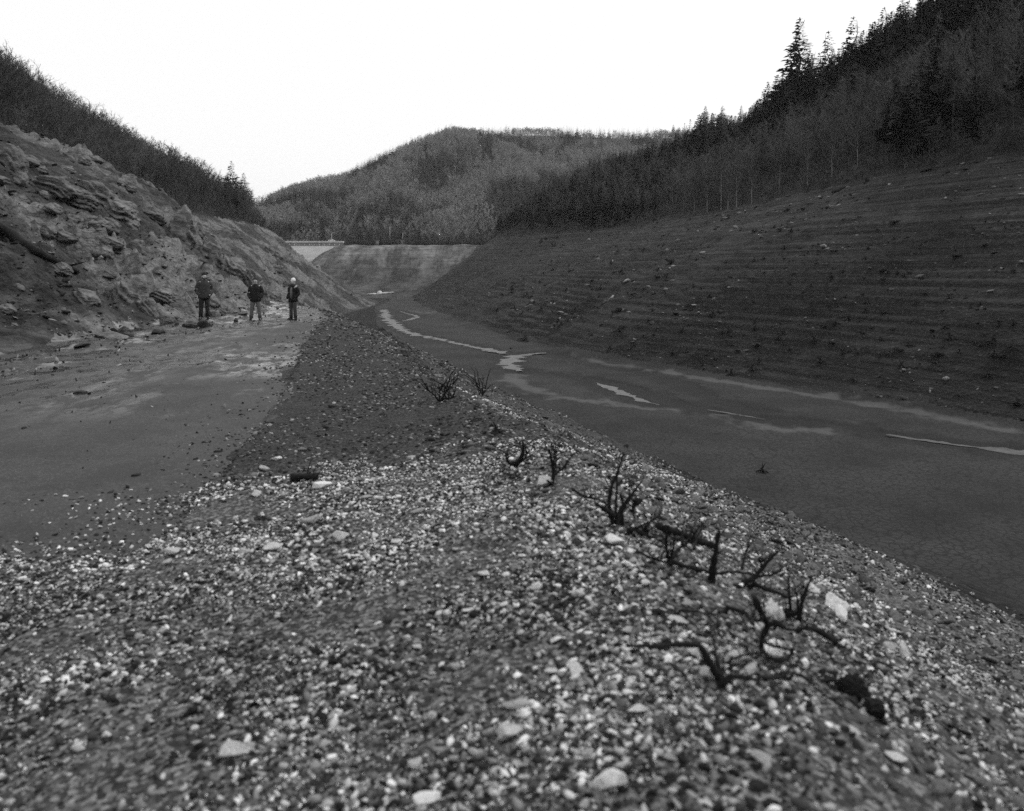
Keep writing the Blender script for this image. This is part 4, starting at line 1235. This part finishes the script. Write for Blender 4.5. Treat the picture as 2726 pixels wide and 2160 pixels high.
def grid_pts(cell, x0, x1, y0, y1, seed):
    r = np.random.default_rng(seed)
    gx, gy = np.meshgrid(np.arange(x0, x1, cell), np.arange(y0, y1, cell))
    x = gx.ravel() + r.uniform(-.48, .48, gx.size) * cell; y = gy.ravel() + r.uniform(-.48, .48, gx.size) * cell
    u = 1078 + 1629 * x / y
    k = (u > -150) & (u < 2320)
    return x[k], y[k]
def forest(kind, protos, coll, x, y, h, n_single, label, cat, group, stuff_name, stuff_label, pale=0, wid=(.9, 1.25)):
    d = np.hypot(x, y); order = np.argsort(d)
    x, y, h = x[order], y[order], h[order]
    u = 1078 + 1629 * x / y
    vis = (u > -20) & (u < 2170)
    idx = np.where(vis)[0][:n_single]
    for i in idx:
        plant(kind, protos, int(rng.integers(0, len(protos))), float(x[i]), float(y[i]), float(h[i]), label, cat, group, rng.uniform(*wid), pale=False)
    rest = np.ones(len(x), bool); rest[idx] = False
    x, y, h = x[rest], y[rest], h[rest]
    n = len(x)
    if not n: return
    z = height(x, y) - .1
    wd = rng.uniform(wid[0], wid[1], n)
    scatter(stuff_name, np.stack([x, y, z], 1), np.stack([rng.normal(0, .03, n), rng.normal(0, .03, n), rng.uniform(0, 6.28, n)], 1), np.stack([h * wd, h * wd, h], 1), rng.integers(0, len(protos), n), coll, stuff_label, cat)
# leafless wood on the left hill
x, y = grid_pts(2.5, -175, -40, 60, 420, 1)
FX = feats(y)
k = (x < FX[2][0] - .5) & (x > FX[1][0] - 25)
x, y = x[k], y[k]
h = rng.uniform(8.5, 12, len(x)) + 3.5 * pnoise(x / 9, y / 9); h = np.where(x > feats(y)[2][0] - 5, h * .55, h)
forest("bare_tree", BARE, BARE_C, x, y, h, 170, "leafless tree in the bare wood on the left hillside", "tree", "leafless trees of the left hillside", "bare_woodland", "dense leafless woodland covering the left hillside")
# right hill: leafless below, conifers above
x, y = grid_pts(2.7, -15, 185, 50, 440, 2)
FX = feats(y)
t = (x - FX[10][0]) / np.maximum(FX[12][0] - FX[10][0], 5)
k = (t > .0) & (t < 1.35) & (rng.random(len(x)) < np.where(t < .55, .9, .45)) & (rng.random(len(x)) < np.where(y > 300, .35, 1)) 
xb, yb, tb = x[k], y[k], t[k]
h = rng.uniform(7, 12, len(xb)) + 3 * pnoise(xb / 8, yb / 8); h = np.where(tb < .06, h * .5, h)
forest("bare_tree", BARE, BARE_C, xb, yb, h, 120, "leafless tree in the wood above the terraced right bank", "tree", "leafless trees of the right hillside", "right_woodland", "leafless woodland on the right hillside")
x, y = grid_pts(4.4, -15, 190, 60, 445, 3)
FX = feats(y)
t = (x - FX[10][0]) / np.maximum(FX[12][0] - FX[10][0], 5)
pr = np.clip((t - .42) * 3.0, .05, .95) + np.where(y > 270, .8, 0) + .5 * pnoise(x / 28, y / 28)
k = (t > .03) & (t < 1.3) & (rng.random(len(x)) < pr)
x, y, t = x[k], y[k], t[k]
h = rng.uniform(9, 15, len(x)) * np.where(y > 300, .8, 1.0) + np.where((t > .6) & (y < 320), rng.uniform(3, 11, len(x)), 0)
# keep the drawn skyline clear: no tree may poke above it
uu = 1078 + 1629 * x / y; vt = 570 - 1629 * (height(x, y) + h - EYE) / y
lim = np.interp(uu, [1040,1060,1150,1200,1300,1400,1440,1480,1560,1600,1620,1700,1780,1830,1900,2000,2300], [480,425,362,330,318,292,262,235,245,205,170,105,100,50,10,-60,-250])
h = np.where(vt < lim, h - (lim - vt) * y / 1629, h); k = h > 4
forest("conifer", CON, CON_C, x[k], y[k], h[k], 210, "dark conifer among the trees of the right hillside", "conifer", "conifers of the right hillside", "conifer_woodland", "dark conifer woodland on the right hillside", wid=(1.2, 1.8))
# twiggy undergrowth on both hillsides
for nm, x0, x1, sd, right in (("left_undergrowth", -150, -44, 21, False), ("right_undergrowth", -12, 190, 22, True)):
    x, y = grid_pts(2.1 if right else 2.4, x0, x1, 48, 420, sd)
    FX = feats(y)
    k = ((x > FX[10][0] - .5) & (x < FX[12][0] + 15)) if right else ((x < FX[2][0] + .5) & (x > FX[1][0] + 9))
    x, y = x[k], y[k]; n = len(x)
    h = rng.uniform(1.6, 4.2, n); wd = rng.uniform(1.5, 2.4, n)
    scatter(nm, np.stack([x, y, height(x, y) - h * .22], 1), np.stack([rng.normal(0, .1, n), rng.normal(0, .1, n), rng.uniform(0, 6.28, n)], 1), np.stack([h * wd, h * wd, h], 1), rng.integers(0, 5, n), BARE_C, "twiggy undergrowth beneath the %s wood" % ("right" if right else "left"), "undergrowth")
# a few pale-stemmed trees at the lower edge of the right wood
for (u, vb, vt, lab) in [(1806,352,275,"pale-stemmed forked tree standing out at the lower edge of the right wood"),(1551,436,358,None),(1533,440,372,None),(1519,441,352,None),(1489,447,380,None),(1583,428,366,None),(1462,452,398,None),(1641,410,345,None),(1700,390,318,None),(1752,372,300,None)]:
    p = hits([(u, vb)])[0]
    if p is None: continue
    h = (vb - vt) * p[1] / 1629
    plant("pale_tree", BARE, 0 if lab else random.randrange(5), p[0], p[1], h, lab or "slender tree with a pale stem in the cluster at the right wood's edge", "tree", None if lab else "cluster of pale-stemmed trees", .9, pale=True)
# low conifers on the left
# far hill
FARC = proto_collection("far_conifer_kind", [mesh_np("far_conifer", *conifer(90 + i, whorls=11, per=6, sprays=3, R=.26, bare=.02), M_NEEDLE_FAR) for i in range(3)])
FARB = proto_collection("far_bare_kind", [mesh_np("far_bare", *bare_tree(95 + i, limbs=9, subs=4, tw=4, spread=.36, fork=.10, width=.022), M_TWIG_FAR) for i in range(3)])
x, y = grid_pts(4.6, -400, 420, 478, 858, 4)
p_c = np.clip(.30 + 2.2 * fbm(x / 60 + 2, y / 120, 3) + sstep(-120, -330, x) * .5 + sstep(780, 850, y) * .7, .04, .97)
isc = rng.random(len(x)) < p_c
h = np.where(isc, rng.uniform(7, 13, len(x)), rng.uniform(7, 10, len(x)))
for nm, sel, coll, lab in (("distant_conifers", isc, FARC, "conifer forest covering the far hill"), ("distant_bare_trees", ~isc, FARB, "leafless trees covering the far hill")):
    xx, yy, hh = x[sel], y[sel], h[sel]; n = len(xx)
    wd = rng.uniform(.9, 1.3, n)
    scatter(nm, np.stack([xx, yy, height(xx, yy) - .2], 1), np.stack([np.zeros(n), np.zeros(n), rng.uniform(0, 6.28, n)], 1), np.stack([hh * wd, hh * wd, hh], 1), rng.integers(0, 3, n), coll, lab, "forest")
SKF = [(950,258,1),(940,264,0),(865,286,1),(855,296,2),(640,398,0),(655,392,1),(672,388,2),(690,378,0),(708,372,1),(726,362,2),(742,352,0),(764,340,1),(782,330,2),(800,326,0),(818,314,1),(834,306,2),(995,268,2),(970,264,0),(1110,266,1),(1160,268,0),(1195,272,2),(1215,268,1),(1240,270,0),(1262,268,2),(1285,272,1),(1310,268,0),(1335,272,2),(1360,270,1),(888,280,0),(905,276,2),(622,416,1),(606,428,0),(588,438,2),(575,446,1)]
sk = skyline([a for a, _, _ in SKF])
FCM = [o for o in FARC.objects]
for (u, v, pi), (x_, y_, z_) in zip(SKF, sk):
    h = min(max(EYE + (570 - v) / 1629 * y_ - z_ + 1, 8), 24)
    o = link("conifer", FCM[pi].data, loc=(x_, y_, z_ - .3), scl=(h, h, h), rot=(0, 0, u))
    tag(o, "the conifer crowning the summit of the far hill" if u == 950 else "dark conifer on the skyline of the far hill", "conifer", None if u == 950 else "conifers on the far skyline")
SCRC = proto_collection("scrub_kind", [mesh_np("scrub_clump", *conifer(190 + i, whorls=8, per=7, sprays=3, R=.36, bare=.0), M_NEEDLE) for i in range(3)])
# dark scrub along the lip of the far bank
x = rng.uniform(-98, 60, 1500); y = rng.uniform(451, 466, 1500)
n = len(x); h = rng.uniform(2.0, 5.0, n)
scatter("scrub", np.stack([x, y, height(x, y) - .2], 1), np.stack([np.zeros(n), np.zeros(n), rng.uniform(0, 6.28, n)], 1), np.stack([h * 1.2, h * 1.2, h], 1), rng.integers(0, 3, n), SCRC, "dark scrub along the lip of the far bank", "scrub")
# pale leafless trees standing out above the far bank
M_TWIG_PALE = mat("pale_twigs", .24, .36, .3, .95, rand=.3)
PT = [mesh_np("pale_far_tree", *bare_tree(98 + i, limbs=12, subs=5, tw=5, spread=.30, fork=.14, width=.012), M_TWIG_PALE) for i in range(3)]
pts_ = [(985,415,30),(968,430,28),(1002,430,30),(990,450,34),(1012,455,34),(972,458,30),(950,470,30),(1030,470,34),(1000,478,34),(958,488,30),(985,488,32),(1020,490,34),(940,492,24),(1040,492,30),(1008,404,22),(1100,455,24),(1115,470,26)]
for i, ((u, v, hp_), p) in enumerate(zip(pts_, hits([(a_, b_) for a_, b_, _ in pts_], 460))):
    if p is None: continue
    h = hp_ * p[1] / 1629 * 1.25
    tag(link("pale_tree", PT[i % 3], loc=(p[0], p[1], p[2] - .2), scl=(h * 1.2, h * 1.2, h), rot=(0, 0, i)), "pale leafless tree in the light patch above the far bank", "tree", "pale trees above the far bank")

# ------------------------------------------------------------------ the dam
DY = 458.0
def Z_(v): return EYE + (570 - v) / 1629 * DY
def X_(u): return (u - 1078) / 1629 * DY
dam = tag(link("dam", None, loc=(X_(650), DY, Z_(545))), "pale concrete dam wall seen end-on in the gap at the head of the valley", "dam")
ox, oz = X_(650), Z_(545)
xa, xb_ = X_(560) - ox, X_(722) - ox
mb = MB()
top = Z_(518.5) - oz; bot = -22
mb.v = [(xa, 0, top), (xb_, 0, top), (xb_, -5, bot), (xa, -5, bot), (xa, 6, top), (xb_, 6, top), (xb_, 14, bot), (xa, 14, bot)]
mb.f = [(0, 3, 2, 1), (4, 5, 6, 7), (0, 1, 5, 4), (3, 7, 6, 2), (0, 4, 7, 3), (1, 2, 6, 5)]
mb.build("wall", M_CONC, dam)
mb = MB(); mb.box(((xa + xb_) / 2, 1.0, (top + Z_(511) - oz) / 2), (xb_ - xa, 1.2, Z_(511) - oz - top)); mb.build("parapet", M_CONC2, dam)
mb = MB(); mb.box(((xa + xb_) / 2, 1.6, Z_(509.4) - oz), (xb_ - xa, 3.2, .75)); mb.build("coping", M_CONC, dam)
mb = MB()
for k in range(15):
    mb.box((xa + 2 + k * (xb_ - xa - 4) / 14, .3, (top + Z_(512) - oz) / 2), (.35, .4, .9))
mb.build("buttress", M_CONC, dam)
mb = MB()
for k in range(24):
    mb.box((xa + 1 + k * (xb_ - xa - 2) / 23, 1.0, Z_(508.4) - oz + .35), (.08, .08, .8))
mb.box(((xa + xb_) / 2, 1.0, Z_(508.4) - oz + .75), (xb_ - xa - 2, .07, .07)); mb.build("railing", M_METAL, dam)
def mast(u, vt, vb, y, lab):
    zb = EYE + (570 - vb) / 1629 * y; zt = EYE + (570 - vt) / 1629 * y; H = zt - zb
    r = tag(link("lamp_post", None, loc=((u - 1078) / 1629 * y, y, zb)), lab, "lamp post")
    mb = MB(); mb.tube([(0, 0, -.6), (0, 0, H * .5), (0, 0, H)], [.20, .16, .11], 8); mb.build("pole", M_METAL, r, True)
    mb = MB(); mb.tube([(0, 0, H), (.5, 0, H + .25), (1.1, 0, H + .25)], [.06, .06, .05], 6); mb.build("arm", M_METAL, r)
    mb = MB(); mb.box((1.4, 0, H + .22), (.8, .35, .16)); mb.build("lamp_head", M_METAL, r)
mast(821, 477, 503, 462, "tall pale lamp post above the scrub on the far bank")
mast(698, 491, 508, DY + 3, "thin lamp post on the crest of the dam")
mast(848, 492, 505, 464, "short lamp post among the scrub, right of the tall one")
# small pale car on the crest
cr = tag(link("car", None, loc=(X_(695), DY + 4.0, Z_(508.2))), "small pale car parked on the crest of the dam", "car")
M_CAR = mat("pale_paint", .6, .7, 1, .35); M_GLASS = mat("car_glass", .03, .04, 1, .1); M_TYRE = mat("tyre", .02, .03, 1, .9)
mb = MB(); mb.box((0, 0, .55), (3.9, 1.65, .55)); mb.v += []; o_ = len(mb.v)
mb.v += [(-1.5, -.75, .82), (1.1, -.75, .82), (1.1, .75, .82), (-1.5, .75, .82), (-1.1, -.65, 1.4), (.5, -.65, 1.4), (.5, .65, 1.4), (-1.1, .65, 1.4)]
mb.f += [tuple(i + o_ for i in f) for f in [(0, 1, 5, 4), (1, 2, 6, 5), (2, 3, 7, 6), (3, 0, 4, 7), (4, 5, 6, 7)]]
mb.build("body", M_CAR, cr)
mb = MB(); mb.box((-.3, -.722, 1.1), (1.6, .05, .36)); mb.build("window", M_GLASS, cr)
for sx in (-1.2, 1.2):
    for sy in (-.75, .75):
        mb = MB(); mb.tube([(sx, sy - .1, .3), (sx, sy + .1, .3)], .31, 12); mb.build("wheel", M_TYRE, cr)
# two concrete blocks in the scrub
for u, w_, lab in ((795, 5, "left concrete block in the scrub above the far bank"), (848, 6, "right concrete block in the scrub above the far bank")):
    y_ = 453.0; x_ = (u - 1078) / 1629 * y_
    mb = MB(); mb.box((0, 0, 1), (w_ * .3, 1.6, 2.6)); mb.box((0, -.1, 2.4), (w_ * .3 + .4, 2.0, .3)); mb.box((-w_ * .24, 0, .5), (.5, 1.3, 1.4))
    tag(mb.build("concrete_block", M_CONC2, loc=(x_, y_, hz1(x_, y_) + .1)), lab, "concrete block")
# pale rubble at the head of the flat
hp = hits([(800, 619)])[0]
for i, (dx, w_, fl, lab) in enumerate([(0, 3.0, .55, "largest pale block of rubble on the valley floor below the far bank"), (-5.5, 3.8, .18, "low pale slab left of the rubble block on the valley floor"), (5.0, 3.0, .25, "low pale slab right of the rubble block on the valley floor"), (8.4, 1.6, .4, "smallest pale block at the right end of the rubble")]):
    x_, y_ = hp[0] + dx * .6, hp[1] + (i % 2) * .6
    tag(link("rubble_block", stone_mesh("rubble_block", 800 + i, 3, M_STONE, fl, 9, .04), loc=(x_, y_, hz1(x_, y_) + .3), scl=(w_ * .55, w_ * .5, w_ * .6)), lab, "rubble block")

# ------------------------------------------------------------------ people
M_SKIN = mat("skin", .46, .56, 6, .6); M_FACE = mat("eye", .02, .03, 1, .3)
def cloth(name, a, b_): return mat(name, a, b_, 14, .95, .5, 40, bdist=.01)
def tube_part(name, paths, m, parent, n=10):
    mb = MB()
    for pts, rad in paths: mb.tube(pts, rad, n)
    return mb.build(name, m, parent, True)
def person(u, v, tall, rz, label, jac, tro, hat, lean=0, scarf=None, panel=None, beard=False, split=.0, hand_side=None):
    p = hits([(u, v)])[0]
    root = tag(link("person", None, loc=(p[0], p[1], p[2]), rot=(0, 0, rz), scl=(tall / 1.8,) * 3), label, "person")
    # the body: one skinned figure, facing -Y
    V, E, R = [], [], []
    def v_(x, y, z, r):
        V.append((x, y, z)); R.append(r); return len(V) - 1
    def chain(start, pts):
        a = start
        for q in pts:
            b_ = v_(*q); E.append((a, b_)); a = b_
        return a
    pel = v_(0, 0, .96, .135)
    ch = chain(pel, [(0, .01, 1.12, .125), (0, .01, 1.30, .15)])
    nk = chain(ch, [(0, .01, 1.45, .09), (0, 0, 1.52, .055)])
    jaw = chain(nk, [(0, -.02, 1.585, .082), (0, -.015, 1.655, .100), (0, 0, 1.73, .092), (0, .005, 1.785, .045)])
    V_n = v_(0, -.115, 1.655, .012); E.append((len(V) - 4, V_n))
    for s in (-1, 1):
        f = .06 if s < 0 else 0
        an = chain(pel, [(s * .095, 0, .88, .095), (s * (.115 + split), .0, .50, .062), (s * (.125 + split * 1.5), .02, .10, .045), (s * (.135 + split * 1.5), .0, .045, .04), (s * (.16 + split * 1.5), -.17, .035, .032)])
        wr = chain(ch, [(s * .17, .01, 1.41, .068), (s * .275, .05, 1.14, .048), (s * .215, -.055, 1.0, .032), (s * .18, -.085, .95, .032), (s * .16, -.095, .92, .026)])
        for fi in range(4):
            o_ = (fi - 1.5) * .016
            chain(wr, [(s * .15 + o_, -.10, .895, .0095), (s * .145 + o_, -.10, .875 - .006 * (fi % 3), .009), (s * .14 + o_, -.095, .855, .008)])
        chain(wr - 1, [(s * .13, -.09, .93, .010), (s * .115, -.09, .91, .009)])
    me = bpy.data.meshes.new("body"); me.from_pydata(V, E, []); me.materials.append(M_SKIN)
    bo = link("body", me, root)
    sk_ = bo.modifiers.new("skin", 'SKIN'); ss = bo.modifiers.new("sub", 'SUBSURF'); ss.levels = 1; ss.render_levels = 1
    for i, sv in enumerate(me.skin_vertices[0].data):
        sv.radius = (R[i], R[i]); sv.use_root = (i == pel)
    # clothes
    mb = MB()
    mb.loft([(0, 0, .80, .225, .165), (0, 0, .86, .235, .17), (0, 0, .98, .222, .16), (0, .005, 1.12, .22, .155), (0, .01, 1.28, .235, .165), (0, .01, 1.40, .22, .15), (0, .01, 1.47, .13, .11), (0, .0, 1.515, .088, .092), (0, 0, 1.53, .08, .085)], 20)
    jk = mb.build("jacket", cloth("jacket_cloth", *jac), root, True)
    for s in (-1, 1):
        tube_part("sleeve", [([(s * .15, .01, 1.43), (s * .205, .015, 1.37), (s * .262, .035, 1.24), (s * .29, .055, 1.13), (s * .265, -.02, 1.04), (s * .205, -.115, .96), (s * .185, -.14, .94)], [.072, .088, .078, .072, .070, .062, .055])], jk.data.materials[0], jk)
    if panel:
        mb = MB(); mb.loft([(0.03, -.135, .92, .055, .04), (0.03, -.14, 1.15, .06, .04), (0.03, -.14, 1.32, .055, .04), (0.03, -.105, 1.42, .04, .03)], 10); mb.build("front_panel", cloth("panel_cloth", .14, .2), jk, True)
        mb = MB(); mb.tube([(.16, .06, 1.47), (.20, -.04, 1.45), (.19, -.12, 1.38)], [.035, .04, .03], 8); mb.build("hood_edge", cloth("hood_cloth", .35, .45), jk, True)
    mt = cloth("trouser_cloth", *tro)
    mb = MB(); mb.loft([(0, 0, .96, .17, .13), (0, 0, .86, .18, .14), (0, 0, .78, .165, .13)], 16)
    tr = mb.build("trousers", mt, root, True)
    for s in (-1, 1):
        tube_part("trouser_leg", [([(s * .085, 0, .86), (s * (.1 + split * .3), 0, .72), (s * (.115 + split), -.005, .5), (s * (.12 + split * 1.3), .01, .28), (s * (.125 + split * 1.5), .02, .075)], [.10, .10, .082, .074, .078])], mt, tr, 12)
    mbt = cloth("boot_leather", .02, .04)
    for s in (-1, 1):
        mb = MB(); xx = s * (.135 + split * 1.5)
        mb.loft([(xx + s * .01, -.05, -.005, .052, .145), (xx + s * .01, -.05, .03, .055, .15), (xx, -.035, .065, .050, .125), (xx, .01, .10, .050, .07), (xx, .02, .15, .052, .058)], 14)
        mb.build("boot", mbt, root, True)
    mb = MB(); mb.loft([(0, .014, 1.69, .098, .104), (0, .01, 1.71, .104, .110), (0, .01, 1.74, .102, .108), (0, .012, 1.79, .086, .09), (0, .012, 1.825, .052, .055), (0, .012, 1.84, .012, .012)], 16)
    mb.loft([(0, .012, 1.69, .103, .108), (0, .008, 1.725, .107, .112)], 16)
    bn = mb.build("beanie", cloth("knit_wool", *hat), root, True)
    for s in (-1, 1):
        mb = MB(); mb.loft([(s * .033, -.088, 1.642, .006, .004), (s * .033, -.090, 1.650, .012, .008), (s * .033, -.088, 1.658, .006, .004)], 8); mb.build("eye", M_FACE, root)
        mb = MB(); mb.loft([(s * .092, .0, 1.615, .008, .015), (s * .096, .0, 1.64, .012, .022), (s * .094, .0, 1.665, .006, .012)], 8); mb.build("ear", M_SKIN, root, True)
    mb = MB(); mb.tube([(-.025, -.083, 1.592), (0, -.088, 1.589), (.025, -.083, 1.592)], [.004, .006, .004], 5); mb.build("mouth", M_FACE, root)
    if beard:
        mb = MB(); mb.loft([(0, -.03, 1.53, .04, .035), (0, -.035, 1.56, .062, .055), (0, -.03, 1.60, .078, .062), (0, -.01, 1.63, .084, .07)], 14); mb.build("beard", cloth("hair", .03, .05), root, True)
    if scarf:
        mb = MB(); mb.loft([(0, -.01, 1.46, .12, .115), (0, -.015, 1.50, .125, .125), (0, -.015, 1.55, .11, .115), (0, -.01, 1.58, .085, .09)], 14); mb.build("scarf", cloth("scarf_wool", *scarf), root, True)
    if hand_side:
        s = hand_side
        # the visible knuckles at the pocket edge
        mb = MB(); 
        for fi in range(4): mb.tube([(s * (.15 + fi * .014), -.185, .955), (s * (.145 + fi * .014), -.20, .93), (s * (.14 + fi * .014), -.195, .91)], [.009, .009, .007], 6)
        mb.build("hand", M_SKIN, root, True)
    return root
person(430, 672, 1.80, math.radians(32), "bearded person at left in a mid-grey jacket and dark cap, gazing up to the right", (.038, .065), (.022, .04), (.02, .035), beard=True, hand_side=1)
person(538, 674, 1.74, math.radians(8), "person in the middle in a dark padded jacket and pale trousers, legs apart", (.014, .028), (.13, .18), (.04, .06), split=.035)
person(617, 673, 1.68, math.radians(-28), "person at right in a white knitted hat and dark jacket with a pale front", (.012, .024), (.05, .09), (.75, .85), scarf=(.03, .06), panel=True)

# ------------------------------------------------------------------ the air
mh = bpy.data.materials.new("haze"); mh.use_nodes = True
mh.node_tree.nodes.remove(mh.node_tree.nodes["Principled BSDF"])
pv = mh.node_tree.nodes.new("ShaderNodeVolumePrincipled")
pv.inputs["Color"].default_value = (.85, .85, .85, 1); pv.inputs["Density"].default_value = 0.00012
mh.node_tree.links.new(pv.outputs[0], mh.node_tree.nodes["Material Output"].inputs["Volume"])
mb = MB(); mb.box((0, 0, 115), (8200, 8200, 256))
tag(mb.build("haze", mh), kind='stuff')
